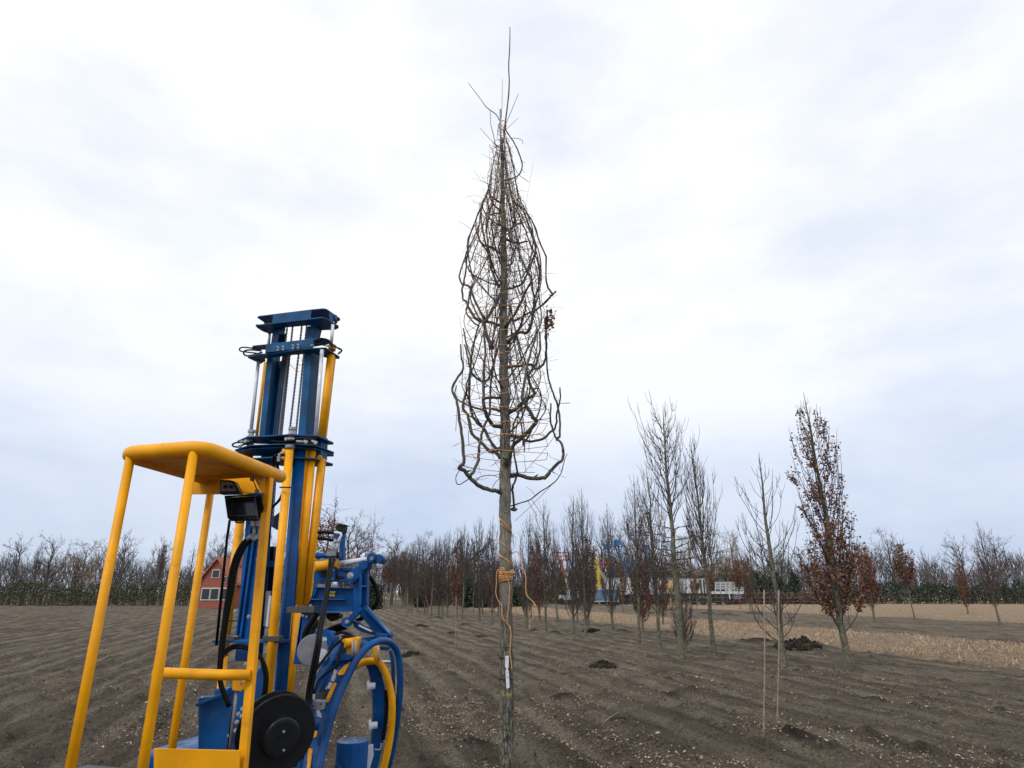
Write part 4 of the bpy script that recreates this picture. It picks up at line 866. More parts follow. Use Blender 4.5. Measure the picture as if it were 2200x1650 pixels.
# chains
def chain(top, bot, v, par=None):
    a, b = W(*top, v), W(*bot, v); d = a-b; L = np.linalg.norm(d); d /= L; n = int(L/.0155); mb = MB()
    for i in range(n):
        c = b+d*(i+.5)*L/n; o = .0062 if i % 2 else .0030
        for s in (-1, 1): mb.bar(c-d*.0085+MU*o*s, c+d*.0085+MU*o*s, MU, MV, .0022, .0105)
        mb.tube([c-d*.005-MU*.0065, c-d*.005+MU*.0065], [.0032, .0032], 6)
    return part(mb, 'leaf_chain', 'dark', par)
chain((617, 704), (588, 942), .0); chain((629, 700), (604, 942), -.0); chain((649, 697), (621, 938), .03); chain((659, 700), (635, 938), .03)
hose('thin_cable', 'rubber', Q1([(738, 575), (765, 600), (780, 640), (775, 670), (728, 648)]), -.02, .0018); part(MB().tube(cat([W(*p, -.04) for p in Q1([(590, 590), (650, 650), (700, 700), (745, 733)])], 4), .0022, 6), 'signal_wire', 'reddot')
# yellow outer cylinder up to the middle crosshead, with square side rail
vtube('lift_cylinder', 'yellow', (711, 762), (690, 945), 8.0, .02); vbar('side_rail', 'yellow', (718.5, 762), (697, 945), 4.5, .035, .05)
part(MB().disc(W(713, 753, .02), UZ, .032, .05, 16), 'cylinder_head', 'yellow')
# hoses at the middle crosshead
hose('loop_hose', 'rubber', Q1([(360, 520), (280, 495), (190, 487), (157, 505), (175, 525), (240, 535), (330, 545)]), [-.05, .0, -.1], .0065); hose('loop_hose', 'rubber', Q1([(370, 520), (270, 512), (215, 520), (198, 545), (230, 570), (300, 560), (380, 535)]), [-.12, -.08, -.15], .0075)
hose('loop_hose', 'rubber', Q1([(860, 470), (930, 455), (1000, 465), (1040, 475)]), -.2, .008); hose('loop_hose', 'rubber', Q1([(900, 430), (950, 400), (1030, 415), (1080, 465), (1120, 490), (1165, 515), (1135, 550)]), -.22, .007); hose('loop_hose', 'rubber', Q1([(905, 445), (985, 405), (1050, 440), (1075, 500), (1080, 530)]), -.2, .006)
for a, b in (((1010, 468), (1050, 480)), ((1120, 490), (1165, 512)), ((1080, 462), (1100, 485)), ((1150, 530), (1125, 555)), ((860, 472), (890, 462))): fit('hose_fitting', Q1([a, b]), -.215, .0075)
hose('loop_hose', 'rubber', Q1([(450, 345), (390, 325), (330, 285), (330, 265), (400, 275), (440, 310)]), [.0, -.05, .03], .005)
# --- lower crosshead stack
z1 = zof(640, 936, -.18); z2 = zof(640, 955, -.18); z3 = zof(640, 960, -.18); z4 = zof(640, 981, -.18)
plate('stack_plate', 'blue_dark', Q1([(136, 1405), (230, 1362), (480, 1350), (660, 1338), (930, 1352), (1084, 1420), (1084, 1432), (1000, 1436), (500, 1428), (140, 1418)]), z1, .012)
plate('stack_plate', 'blue_dark', Q1([(112, 1492), (250, 1446), (650, 1432), (900, 1442), (1090, 1515), (1088, 1528), (700, 1510), (120, 1502)]), z2, .010)
plate('stack_plate', 'blue_dark', Q1([(105, 1520), (260, 1478), (650, 1462), (900, 1478), (1088, 1540), (1086, 1552), (700, 1550), (180, 1545)]), z3, .010)
plate('stack_plate', 'blue_dark', Q1([(280, 1575), (560, 1556), (900, 1574), (1080, 1630), (1078, 1643), (700, 1660), (300, 1600)]), z4, .012)
part(MB().bar(W(692, 940, .02), W(690, 988, .02), MU, MV, .050, .10), 'side_cheek', 'blue_dark', bevel=.003); part(MB().bar(W(606, 957, .05), W(606, 990, .05), MU, MV, .34, .10), 'stack_web', 'blue_dark', bevel=.003)
part(MB().disc(W(687.5, 983, -.04), -MV, .02, .01, 16), 'round_cap', 'yellow')
hose('loop_hose', 'rubber', Q1([(210, 1420), (140, 1422), (92, 1440), (100, 1462), (150, 1470)]), [-.2, -.15, -.2], .007); hose('loop_hose', 'rubber', Q1([(150, 1462), (240, 1430), (310, 1412), (380, 1420)]), [-.24], .008); hose('loop_hose', 'rubber', Q1([(465, 1408), (560, 1418), (650, 1412), (720, 1412)]), [-.24], .009); hose('loop_hose', 'rubber', Q1([(700, 1390), (780, 1382), (860, 1400), (915, 1430)]), [-.25], .010)
for a, b in (((165, 1418), (215, 1414)), ((150, 1475), (180, 1458)), ((720, 1412), (800, 1418)), ((795, 1405), (828, 1425)), ((610, 1392), (700, 1388)), ((870, 1408), (920, 1430))): fit('hose_fitting', Q1([a, b]), -.26, .009)
for x, y in Q1([(225, 1412), (622, 1390), (915, 1428), (820, 1420)]): part(MB().disc(W(x, y, -.285), -MV, .014, .012, 6), 'banjo_bolt', 'steel')
for (x, y), v in zip(Q1([(268, 1390), (668, 1365)]), (-.2, -.2)):
    c = W(x, y, v); mb = MB().lathe(c-UZ*.05, UZ, [(0, .03), (.075, .03), (.08, .022), (.10, .022), (.105, .03), (.125, .03), (.13, 0)], 18); part(mb, 'cylinder_gland', 'steel')
# --- outer mast: yellow cylinders and the round blue post
vtube('lift_cylinder', 'yellow', (622.5, 962), (560, 1660), 9.2, -.24, 28); vtube('lift_cylinder', 'yellow', (536, 970), (515, 1124), 9, -.05, 24)
vtube('outer_post', 'blue', (645, 972), (588, 1700), 14.5, -.10, 30); vtube('outer_post', 'blue', (657, 985), (607, 1700), 6, -.04, 20)
vtube('lift_cylinder', 'yellow', (671.5, 964), (640, 1312), 8.4, -.06, 26); vbar('cylinder_rail', 'yellow', (662, 964), (630, 1312), 4.5, .04, -.10)
vtube('lift_cylinder', 'yellow', (691, 986), (656, 1300), 8.0, .00, 26); vbar('cylinder_rail', 'yellow', (697.5, 986), (665, 1292), 3.2, .035, .02)
vtube('lift_cylinder', 'yellow', (638, 1316), (620, 1508), 8.4, -.08, 26); vbar('cylinder_rail', 'yellow', (629, 1316), (611, 1508), 4.5, .04, -.12)
vtube('head_collar', 'cast', (623, 957), (622.5, 966), 9.8, -.24); vtube('head_collar', 'cast', (672, 958), (671.5, 966), 9, -.06); vtube('head_collar', 'cast', (537, 963), (536, 972), 9.8, -.05)
part(MB().tube([W(608, 968, -.24), W(622, 971, -.24)], [.016, .016], 12), 'port', 'yellow'); part(MB().tube([W(606, 985, -.24), W(620, 985, -.24)], [.014, .014], 12), 'port', 'yellow')
part(MB().bar(W(620, 1310, -.24), W(679, 1309, -.62), MV, UZ, .05, .042), 'pipe_clamp', 'dark', bevel=.003)
for x in (637, 668): bolt(W(x, 1302, -.16), UZ, .008)
# left half of the outer mast
vtube('lift_cylinder', 'yellow', (516, 1122), (478, 1420), 9.4, .10, 24); vtube('lift_cylinder', 'yellow', (482, 1380), (465, 1640), 9, .10, 24)
channel('outer_channel', 'blue', (553, 985), (520, 1420), 34, .02, True, .16); vbar('outer_rib', 'blue', (552, 1120), (517, 1378), 5, .03, -.01); vbar('outer_rib', 'blue', (541, 1120), (508, 1378), 4, .03, -.01)
vbar('slide_rail', 'blue', (566, 1130), (541, 1376), 9, .05, .0); vbar('gap_shade', 'dark', (560, 1130), (529, 1376), 6, .03, .05)  # second bar is dark in place of the shade between rail and channel
chain((575, 1175), (551, 1372), -.02)
for x, y in Q2([(345, 1130), (330, 1200)]): bolt(W(x, y, -.03), -MV, .007)
part(MB().bar(W(470, 1377, -.12), W(611, 1377, -.18), MV, UZ, .14, .02), 'cross_shelf', 'blue', bevel=.003)
part(MB().bar(W(481, 1371, -.18), W(510, 1371, -.18), MV, UZ, .07, .035), 'clamp_block', 'dark', bevel=.003); part(MB().bar(W(568, 1372, -.25), W(605, 1372, -.25), MV, UZ, .05, .035), 'clamp_block', 'dark', bevel=.003)
for x in (503, 508.5, 597, 603): bolt(W(x, 1368, -.22), UZ, .008)
# inside the mast: black motor housing, steel carriage bits
part(MB().bar(W(583, 1175, .25), W(578, 1330, .25), MU, MV, .13, .10), 'carriage_block', 'plastic', bevel=.006); part(MB().bar(W(570, 1212, .16), W(594, 1212, .16), MV, UZ, .05, .05), 'carriage_bar', 'blue_dark', bevel=.003)
part(MB().bar(W(577, 1270, .1), W(572, 1345, .1), MU, MV, .04, .02), 'carriage_arm', 'cast', bevel=.003); part(MB().bar(W(581, 1280, .08), W(574, 1346, .08), MU, MV, .015, .015), 'guide_pin', 'chrome')
# blue eye bracket seen against the sky
ey = [W(*p, .30) for p in Q2([(478, 790), (560, 725), (620, 720), (620, 900), (560, 925), (470, 870)])]
tt = np.linspace(0, 6.283, 17)[:-1]; ec = W(605, 1120, .30); part(MB().prism([W(*p, .30) for p in Q2([(470, 795), (600, 700), (600, 755), (560, 780), (535, 830), (560, 880), (600, 905), (600, 950), (460, 872)])], MV*.015), 'eye_bracket', 'blue_dark', bevel=.002)
# long black hose through the mast
hose('feed_hose', 'rubber', Q2([(545, 165), (500, 190), (488, 240), (500, 300), (530, 340), (585, 420), (590, 500), (570, 580), (530, 640), (470, 690), (430, 740)]), [-.28, -.2, -.05], .011, n=10); hose('feed_hose', 'rubber', Q2([(545, 235), (535, 280), (545, 330), (560, 380)]), [-.28, -.2], .010)
fit('hose_fitting', Q2([(540, 235), (552, 160)]), -.29, .012); part(MB().tube([W(*Q2([(552, 165)])[0], -.29), W(*Q2([(575, 150)])[0], -.29), W(*Q2([(600, 155)])[0], -.26)], [.009, .010, .012], 10), 'elbow', 'steel')
part(MB().bar(W(*Q2([(555, 490)])[0], -.30), W(*Q2([(665, 492)])[0], -.30), MV, UZ, .01, .010), 'cable_tie', 'plastic')
chain((595, 985), (585, 1130), .02)

# --- operator cage (nearer to the viewer, behind the mast)
CG = empty('probe', (0, 0, 0)); bpy.data.objects.remove(CG)
F_ = P(602, 1024, 3.08*KF); zt_c = F_[2]; CW = .45; Lf = F_-MU*CW
def arc(a, c, b, n=6): return [(1-t)**2*a+2*t*(1-t)*c+t*t*b for t in np.linspace(0, 1, n)]
e1 = PZ(478, 977, zt_c); dirr = (e1-F_)/np.linalg.norm(e1-F_); Rr_ = F_+dirr*.74
roofp = [F_, F_+dirr*.3, F_+dirr*.60]+arc(F_+dirr*.64, Rr_, Rr_-MU*.1)+[Rr_-MU*(CW-.15)]+arc(Rr_-MU*(CW-.1), Rr_-MU*CW, Rr_-MU*CW-dirr*.1)+[Lf-MU*0+dirr*.1, Lf]
rt = MB().tube(np.array(roofp), .0345, 22); part(rt, 'roof_tube', 'yellow'); part(MB().lathe(F_, -dirr, [(0, .0345), (.008, .033), (.016, .026), (.02, .014), (.021, 0)], 22), 'tube_cap', 'yellow')
pn = [F_+dirr*.10-MU*.02, Rr_-dirr*.06-MU*.03, Rr_-MU*(CW-.03)-dirr*.04, Lf+dirr*.05+MU*.02]; part(MB().prism([q-UZ*.012 for q in pn], UZ*.004), 'roof_panel', 'yellow')
def PY(px, py, Y): return P(px, py, Y*KF)
DR, DO = dirr, np.cross(dirr, UZ)
# inner rail under the tube + front panel carrying the instruments
part(MB().bar(PY(556, 1023, 3.02), PY(478, 990, 2.63), UZ, DO, .030, .006), 'roof_rail', 'yellow', bevel=.002)
part(MB().prism([PY(a, b, 3.12) for a, b in [(470, 1024), (540, 1026), (552, 1030), (566, 1058), (470, 1062), (400, 1062), (400, 1024)]], (0, .005, 0)), 'instrument_panel', 'yellow')
part(MB().prism([PY(a, b, 3.0) for a, b in [(400, 993), (478, 1002), (541, 1026), (478, 1028), (400, 1024)]], (0, .005, 0)), 'header_panel', 'yellow')
part(MB().prism([PY(a, b, 2.93) for a, b in Q2([(310, 350), (412, 392), (410, 545), (388, 550), (318, 420)])], (-.004, .004, 0)), 'gusset_plate', 'yellow', bevel=.001)
for x, y in Q2([(393, 402), (357, 438)]): bolt(PY(x, y, 2.925), (.3, -1, -.1), .007)
part(MB().tube([PY(*p, 3.02) for p in Q2([(225, 352), (290, 410)])], .004, 6), 'gas_strut', 'plastic'); part(MB().tube([PY(*p, 3.02) for p in Q2([(290, 410), (335, 530)])], .003, 6), 'gas_strut', 'plastic')
for x, y in Q2([(290, 412), (337, 530)]): c = PY(x, y, 3.0); part(MB().disc(c, (0, -1, 0), .012, .012, 12), 'strut_end', 'steel')
# work lamp at the left of the panel
lp_ = [PY(a, b, 3.02) for a, b in Q2([(-40, 415), (60, 418), (105, 430), (160, 535), (160, 550), (-40, 556)])]; lamp = part(MB().prism(lp_, (0, .05, 0)), 'work_lamp', 'plastic', bevel=.004)
part(MB().prism([PY(a, b, 3.015) for a, b in Q2([(-30, 432), (60, 436), (95, 448), (128, 528), (-30, 530)])], (0, .004, 0)), 'lens', 'cast', lamp)
for x, y in Q2([(20, 485), (75, 485)]): part(MB().disc(PY(x, y, 3.012), (0, -1, 0), .010, .004, 14), 'bulb', 'plastic', lamp)
# uprights: slightly leaning square post, lower rail, bottom sheet
pt, pb = PY(580, 1027, 2.96), PY(506, 1800, 2.80)
def postq(y): x = np.interp(y, [1027, 1300, 1443, 1640, 1800], [578, 563, 548, 526, 508]); return PY(x, y, np.interp(y, [1027, 1640], [2.96, 2.86]))
pp = [postq(y) for y in (1027, 1800)]; mb = MB()
w_ = 24*mpp(pp[0])*.82
cu, cv = np.array([math.cos(-.45), math.sin(-.45), 0]), np.array([math.sin(.45), math.cos(.45), 0])
for a, b in zip(pp[:-1], pp[1:]): mb.bar(b, a, cu, cv, w_, w_*.55)
part(mb, 'cage_post', 'yellow', bevel=.007)
part(MB().tube([PY(538, 1450, 2.88), PY(478, 1450, 2.86), PY(330, 1445, 2.82)], .0235, 18), 'hand_rail', 'yellow')
part(MB().prism([PY(a, b, 2.84) for a, b in [(330, 1608), (478, 1611), (516, 1612), (506, 1840), (330, 1840)]], (0, .006, 0)), 'side_sheet', 'yellow', bevel=.002)
# left (outside the photograph) the cage carries on
b2 = Rr_-UZ*1.75; part(MB().tube([Rr_-MU*.05-UZ*.01, b2-MU*.05], .020, 16), 'cage_post', 'yellow'); part(MB().tube([Rr_-MU*(CW-.05)-UZ*.01, b2-MU*(CW-.05)], .020, 16), 'cage_post', 'yellow'); part(MB().tube([Lf-UZ*.01, Lf-UZ*1.75], .020, 16), 'cage_post', 'yellow')
# monitor with sun hood
mon = part(MB().prism([PY(a, b, 3.02) for a, b in Q2([(40, 590), (310, 575), (330, 790), (345, 815), (55, 818), (45, 790)])], (0, .035, 0)), 'monitor', 'plastic', bevel=.004)
part(MB().prism([PY(a, b, 3.015) for a, b in Q2([(90, 603), (305, 597), (322, 768), (68, 775)])], (0, .002, 0)), 'screen_frame', 'cast', mon); part(MB().prism([PY(a, b, 3.012) for a, b in Q2([(98, 608), (300, 603), (308, 762), (74, 768)])], (0, .002, 0)), 'screen', 'screen', mon)
hd = MB(); A = [PY(a, b, 3.015) for a, b in Q2([(62, 590), (310, 572), (345, 815), (45, 800)])]; B_ = [PY(a, b, 2.90) for a, b in Q2([(10, 580), (365, 562), (392, 700), (40, 790)])]
hd.prism([A[0], A[1], B_[1], B_[0]], (0, 0, .004)); hd.prism([A[0], B_[0], B_[3], A[3]], (.003, 0, 0)); hd.prism([A[1], B_[1], B_[2], A[2]], (.003, 0, 0)); part(hd, 'sun_hood', 'plastic', mon)
part(MB().disc(PY(*Q2([(58, 796)])[0], 3.005), (0, -1, 0), .004, .003, 10), 'power_button', 'reddot', mon)
for x in (150, 210, 260, 300): part(MB().disc(PY(*Q2([(x, 793)])[0], 3.005), (0, -1, 0), .0022, .002, 8), 'button', 'cast', mon)
part(MB().tube(cat([PY(*p, 3.05) for p in Q2([(110, 818), (130, 835), (170, 838), (205, 822)])], 5), .003, 6), 'monitor_cable', 'rubber')
part(MB().tube([PY(*p, 3.1) for p in Q2([(62, 815), (35, 1000), (10, 1240), (-70, 2050)])], .0075, 8), 'black_stay', 'rubber')
# grey valve block beside the post with two bent hoses
vb = part(MB().prism([PY(a, b, 3.02) for a, b in Q2([(268, 822), (380, 822), (380, 872), (268, 872)])], (0, .05, 0)), 'valve_block', 'steel', bevel=.002); part(MB().prism([PY(a, b, 3.03) for a, b in Q2([(352, 770), (400, 760), (400, 826), (350, 826)])], (0, .05, 0)), 'valve_block', 'steel', bevel=.002)
for x, y in Q2([(314, 832), (316, 858)]): part(MB().disc(PY(x, y, 3.018), (0, -1, 0), .004, .003, 10), 'bolt', 'plastic', vb)
for o, yo in ((0, 0), (52, 15)):
    a = Q2([(300+o, 875), (302+o, 915), (302+o, 940), (285+o, 965+yo*.3)]); part(MB().tube(cat([PY(*p, 3.05) for p in a], 3), .0085, 10), 'elbow', 'steel')
    part(MB().tube([PY(*p, 3.05) for p in Q2([(285+o, 962+yo*.3), (235+o, 1005+yo*.3)])], .0125, 10), 'hose_sleeve', 'steel')
for k, (o, w) in enumerate((((0, 0)), (36, 1))):
    pts = Q2([(235+o*1.3, 1003), (180+o, 1060), (120+o, 1180), (80+o*.9, 1320), (55+o*.8, 1500), (30+o*.6, 1660), (5+o*.4, 1850), (-25+o*.3, 2100), (-30, 2400), (60, 2650)]); hose('pressure_hose', 'rubber', pts, 0, .001); bpy.data.objects.remove(bpy.data.objects[[x for x in bpy.data.objects.keys() if x.startswith('pressure_hose')][-1]])
    part(MB().tube(cat([PY(*p, 3.05) for p in pts], 6), .0125, 12), 'pressure_hose', 'rubber')
for y in (1270, 1334): part(MB().tube([PY(486, y, 3.1), PY(510, y-1, 3.3)], .004, 6), 'cable_tie', 'plastic')
# looped hoses lower left
for r_, d in ((0, 0), (22, 1)):
    pts = Q3([(-40+r_, 560), (5, 500+r_), (80, 452+r_), (150, 440+r_), (230, 455+r_), (310, 500+r_), (370, 560+r_*.6), (410-r_, 640), (430-r_, 740), (425-r_, 860), (405-r_, 980), (385-r_, 1080)])
    part(MB().tube(cat([PY(*p, 3.10) for p in pts], 5), .0085, 10), 'looped_hose', 'rubber')
# actuator and its yellow bracket
part(MB().prism([PY(a, b, 2.98) for a, b in Q3([(90, 780), (150, 782), (190, 800), (188, 880), (170, 895), (85, 885)])], (0, .05, 0)), 'actuator_bracket', 'yellow', bevel=.003); part(MB().tube([PY(*p, 3.0) for p in Q3([(130, 895), (60, 1470)])], .0072, 12), 'actuator_rod', 'cast'); part(MB().tube([PY(*p, 3.02) for p in Q3([(108, 895), (40, 1470)])], .004, 10), 'actuator_rail', 'plastic')
part(MB().disc(PY(*Q3([(172, 793)])[0], 2.975), (0, -1, 0), .009, .006, 12), 'bolt', 'steel')
# big blue side plates with bolt pattern
part(MB().prism([PY(a, b, 3.3) for a, b in Q3([(-250, 960), (5, 930), (120, 820), (240, 800), (380, 640), (400, 1000), (330, 1300), (240, 1650), (200, 2100), (-250, 2100)])], (.0, .03, 0)), 'main_plate', 'blue', bevel=.004)
part(MB().prism([PY(a, b, 3.29) for a, b in Q3([(-250, 1010), (0, 905), (80, 850), (85, 870), (0, 930), (-250, 1040)])], (0, -.03, 0)), 'plate_flange', 'blue', bevel=.002)
for x, y in Q3([(185, 1068), (148, 1118), (180, 1140), (132, 1198), (165, 1228), (122, 1280), (60, 1330), (218, 628), (115, 108), (250, 160)]): bolt(PY(x, y, 3.285), (.25, -1, .05), .0105)
part(MB().prism([PY(a, b, 3.36) for a, b in Q3([(345, 650), (382, 640), (388, 760), (340, 810)])], (0, .02, 0)), 'grey_cover', 'cast')
# --- hose reel
rc = PY(597, 1578, 3.05); rn = np.array([.62, -.76, -.10]); rn /= np.linalg.norm(rn)
ax_ = rc; reel = part(MB().lathe(ax_, rn, [(0, .0), (0, .177), (.004, .182), (.010, .182), (.012, .175), (.010, .15), (.008, .09), (.008, 0)], 56), 'hose_reel', 'plastic')
part(MB().lathe(ax_-rn*.065, rn, [(0, 0), (0, .17), (-.003, .182), (.006, .182), (.008, .16), (.008, 0)], 56), 'reel_flange', 'plastic', reel); part(MB().lathe(ax_-rn*.06, rn, [(0, .13), (.06, .13)], 40), 'coiled_hose', 'rubber', reel)
for k in range(5): t = np.linspace(0, 6.283, 49); a1 = np.cross(rn, UZ); a1 /= np.linalg.norm(a1); a2 = np.cross(rn, a1); part(MB().tube(np.array([ax_-rn*(.008+.012*k)+a1*math.cos(x)*.142+a2*math.sin(x)*.142 for x in t]), .007, 8, cap=False), 'hose_winding', 'rubber', reel)
part(MB().lathe(ax_+rn*.008, rn, [(0, .088), (.050, .088), (.056, .083), (.058, .07), (.058, 0)], 40), 'hub', 'plastic', reel)
a1 = np.cross(rn, UZ); a1 /= np.linalg.norm(a1); a2 = np.cross(rn, a1)
for dx, dy in ((-.012, .052), (.0, -.030)): part(MB().disc(ax_+rn*.066+a1*dx+a2*dy, rn, .0055, .006, 8), 'screw', 'steel', reel)
# --- twin black hoses hanging from the manifold down past the ring
H0 = Q5([(385, 535), (352, 800), (320, 1020), (280, 1220), (240, 1420), (215, 1600)])+Q3([(830, 900), (822, 1100), (790, 1330), (740, 1560)])
H1 = Q5([(430, 535), (392, 720), (345, 1020), (310, 1200), (275, 1400), (255, 1600)])+Q3([(865, 900), (840, 1100), (812, 1300), (770, 1560)])
for HH in (H0, H1): vs = np.interp(np.arange(len(HH)), [0, 5, 9], [3.95, 3.4, 3.3]); part(MB().tube(cat([PY(a, b, v) for (a, b), v in zip(HH, vs)], 5), np.interp(np.linspace(0, 1, (len(HH)-1)*5+1), [0, 1], [.0105, .0105]), 12), 'twin_hose', 'rubber')
# --- manifold and pipes above the linkage
YM = 4.0
mf = part(MB().bar(PY(*Q5([(403, 522)])[0], YM), PY(*Q5([(408, 470)])[0], YM), U3 if False else np.array([1., 0, 0]), np.array([0, 1., 0]), .062, .06), 'manifold', 'cast', bevel=.003)
part(MB().bar(PY(*Q5([(462, 520)])[0], YM+.02), PY(*Q5([(468, 478)])[0], YM+.02), np.array([1., 0, 0]), np.array([0, 1., 0]), .03, .05), 'end_block', 'plastic', bevel=.003)
for a, b, r_ in (((405, 470), (432, 375), .016), ((448, 470), (475, 370), .015), ((432, 375), (445, 325), .012), ((475, 372), (492, 310), .013)): part(MB().tube([PY(*p, YM) for p in Q5([a, b])], [r_, r_*.9], 10), 'coupling', 'steel')
part(MB().tube(cat([PY(*p, YM) for p in Q5([(492, 318), (512, 275), (492, 250), (430, 242)])], 5), .0085, 10), 'bent_pipe', 'chrome')
part(MB().tube(cat([PY(*p, YM+.02) for p in Q5([(440, 250), (330, 238), (236, 240)])], 4), .011, 10), 'pressure_hose', 'rubber'); part(MB().tube(cat([PY(*p, YM+.04) for p in Q5([(440, 338), (340, 322), (234, 305)])], 4), .011, 10), 'pressure_hose', 'rubber')
# vertical blue post with black camera
YP = 4.15
part(MB().bar(PY(*Q5([(510, 640)])[0], YP), PY(*Q5([(535, 260)])[0], YP), np.array([1., 0, 0]), np.array([0, 1., 0]), .034, .034), 'camera_post', 'blue', bevel=.003); part(MB().bar(PY(*Q5([(440, 282)])[0], YP), PY(*Q5([(552, 275)])[0], YP), UZ, np.array([0, 1., 0]), .035, .04), 'post_arm', 'blue', bevel=.003)
cm = part(MB().prism([PY(a, b, YP-.03) for a, b in Q5([(455, 150), (568, 158), (560, 215), (545, 255), (520, 255), (515, 220), (495, 218), (480, 238), (450, 205), (446, 185)])], (0, .06, 0)), 'camera_housing', 'plastic', bevel=.003); part(MB().prism([PY(a, b, YP-.04) for a, b in Q5([(462, 132), (575, 152), (575, 160), (462, 142)])], (0, .09, 0)), 'camera_visor', 'plastic', cm)
# tilt cylinder: yellow barrel, chrome rod
part(MB().tube([PY(*Q5([(200, 645)])[0], 4.0), PY(*Q5([(455, 618)])[0], 4.05)], .033, 20), 'tilt_barrel', 'yellow'); part(MB().tube([PY(*Q5([(448, 620)])[0], 4.05), PY(*Q5([(478, 612)])[0], 4.05)], .036, 18), 'gland', 'yellow'); part(MB().tube([PY(*Q5([(470, 612)])[0], 4.05), PY(*Q5([(860, 555)])[0], 4.15)], .0185, 16), 'tilt_rod', 'chrome')
part(MB().tube([PY(*Q5([(212, 514)])[0], 4.1), PY(*Q5([(470, 512)])[0], 4.1)], .019, 14), 'cross_tube', 'blue'); part(MB().tube([PY(*Q5([(455, 512)])[0], 4.05), PY(*Q5([(505, 510)])[0], 4.05)], .023, 14), 'tube_collar', 'blue'); part(MB().bar(PY(*Q5([(208, 585)])[0], 4.2), PY(*Q5([(380, 565)])[0], 4.2), UZ, np.array([0, 1., 0]), .02, .03), 'light_plate', 'cast')
# link plate and bosses
XN = np.array([0, -1., 0])
def slab(name, pts, Y, th, m='blue', par=None, bev=.004): return part(MB().prism([PY(a, b, Y) for a, b in pts], (0, th, 0)), name, m, par, bev)
for Yk in (3.98, 4.18): slab('link_plate', Q5([(870, 510), (905, 512), (925, 545), (880, 600), (835, 680), (790, 700), (650, 850), (600, 860), (580, 780), (660, 660), (740, 620), (830, 560), (835, 525)]), Yk, .022)
for a, r_, m_, th in (((870, 545), .034, 'blue', .02), ((775, 625), .030, 'blue', .05), ((945, 552), .030, 'blue', .06)):
    c = PY(*Q5([a])[0], 3.95); part(MB().disc(c, (0, 1, 0), r_, th+.12, 22), 'boss', m_)
part(MB().tube([PY(*Q5([(862, 545)])[0], 3.935), PY(*Q5([(955, 552)])[0], 4.1)], .030, 20), 'pivot_pin', 'blue'); part(MB().tube([PY(*Q5([(899, 548.8)])[0], 4.0), PY(*Q5([(935, 551)])[0], 4.065)], .0312, 20), 'bush', 'yellow')
part(MB().disc(PY(*Q5([(873, 548)])[0], 3.93), XN, .013, .006, 16), 'pin_end', 'cast')
bolt(PY(*Q5([(620, 752)])[0], 3.955), (.2, -1, 0), .021); 
# upper frame; black plates stand in for the shade in its openings
slab('upper_frame', Q5([(192, 655), (640, 655), (660, 670), (600, 830), (182, 830)]), 4.05, .02)
slab('slot_shade', Q5([(280, 708), (350, 705), (350, 770), (275, 770)]), 4.044, .004, 'plastic'); slab('slot_shade', Q5([(490, 680), (605, 685), (575, 712)]), 4.044, .004, 'plastic'); slab('slot_shade', Q5([(440, 800), (450, 738), (550, 760), (540, 778)]), 4.044, .004, 'plastic')
slab('frame_upright', Q5([(415, 520), (445, 520), (435, 815), (405, 815)]), 4.02, .02); bolt(PY(*Q5([(415, 690)])[0], 4.01), XN, .007); bolt(PY(*Q5([(397, 790)])[0], 4.01), XN, .007)
slab('square_port', Q5([(408, 828), (462, 826), (462, 855), (408, 857)]), 4.0, .03, 'white'); 
for k in range(4): slab('hex_plug', Q5([(392+k*20, 855), (408+k*20, 853), (408+k*20, 885), (392+k*20, 887)]), 3.99, .03, 'steel', bev=.002)
# main box beam, top and bottom flanges
slab('cross_beam', Q5([(180, 885), (210, 878), (650, 905), (650, 1170), (85, 1185), (118, 1110), (152, 1050)]), 4.02, .16)
for pts in (Q5([(185, 856), (205, 850), (230, 882), (640, 895), (640, 908), (205, 900)]), Q5([(150, 1028), (560, 1028), (560, 1040), (150, 1042)]), Q5([(300, 1178), (640, 1160), (640, 1176), (300, 1195)])): slab('beam_flange', pts, 3.99, .22)
slab('beam_cheek', Q5([(186, 870), (205, 885), (240, 893), (150, 1090), (125, 1112), (60, 1250), (10, 1650), (-25, 1650), (22, 1250), (100, 1118), (155, 1048)]), 4.0, .03)
slab('lower_cheek', Q5([(42, 1190), (190, 1170), (260, 1180), (250, 1220), (150, 1290), (80, 1400), (40, 1560), (20, 1800), (-60, 1800), (0, 1430)]), 4.0, .04)
for x, y in Q5([(62, 1225), (102, 1238), (150, 1108)]): bolt(PY(x, y, 3.99), XN, .009)
# badge
slab('badge', [(704, 1270.5), (721.5, 1270.5), (719, 1282.5), (702, 1282.5)], 3.985, .003, 'plastic', bev=.0005); slab('badge_face', [(705, 1271.3), (720.5, 1271.3), (718.3, 1281.7), (703, 1281.7)], 3.982, .003, 'lift_y', bev=0) if False else None
M['badge'] = mat('badge_yellow', (.70, .52, .02), .5); slab('badge_face', [(705, 1271.3), (720.5, 1271.3), (718.3, 1281.7), (703, 1281.7)], 3.982, .003, 'badge', bev=0)
part(text_mb('MDE', PY(713, 1275.0, 3.980), np.array([1., 0, 0]), np.array([0, -.05, 1.]), .0205, shear=.2), 'badge_lettering', 'ink'); part(MB().bar(PY(706, 1280, 3.980), PY(717, 1280, 3.980), UZ, np.array([0, 1., 0]), .004, .001), 'badge_line', 'ink')
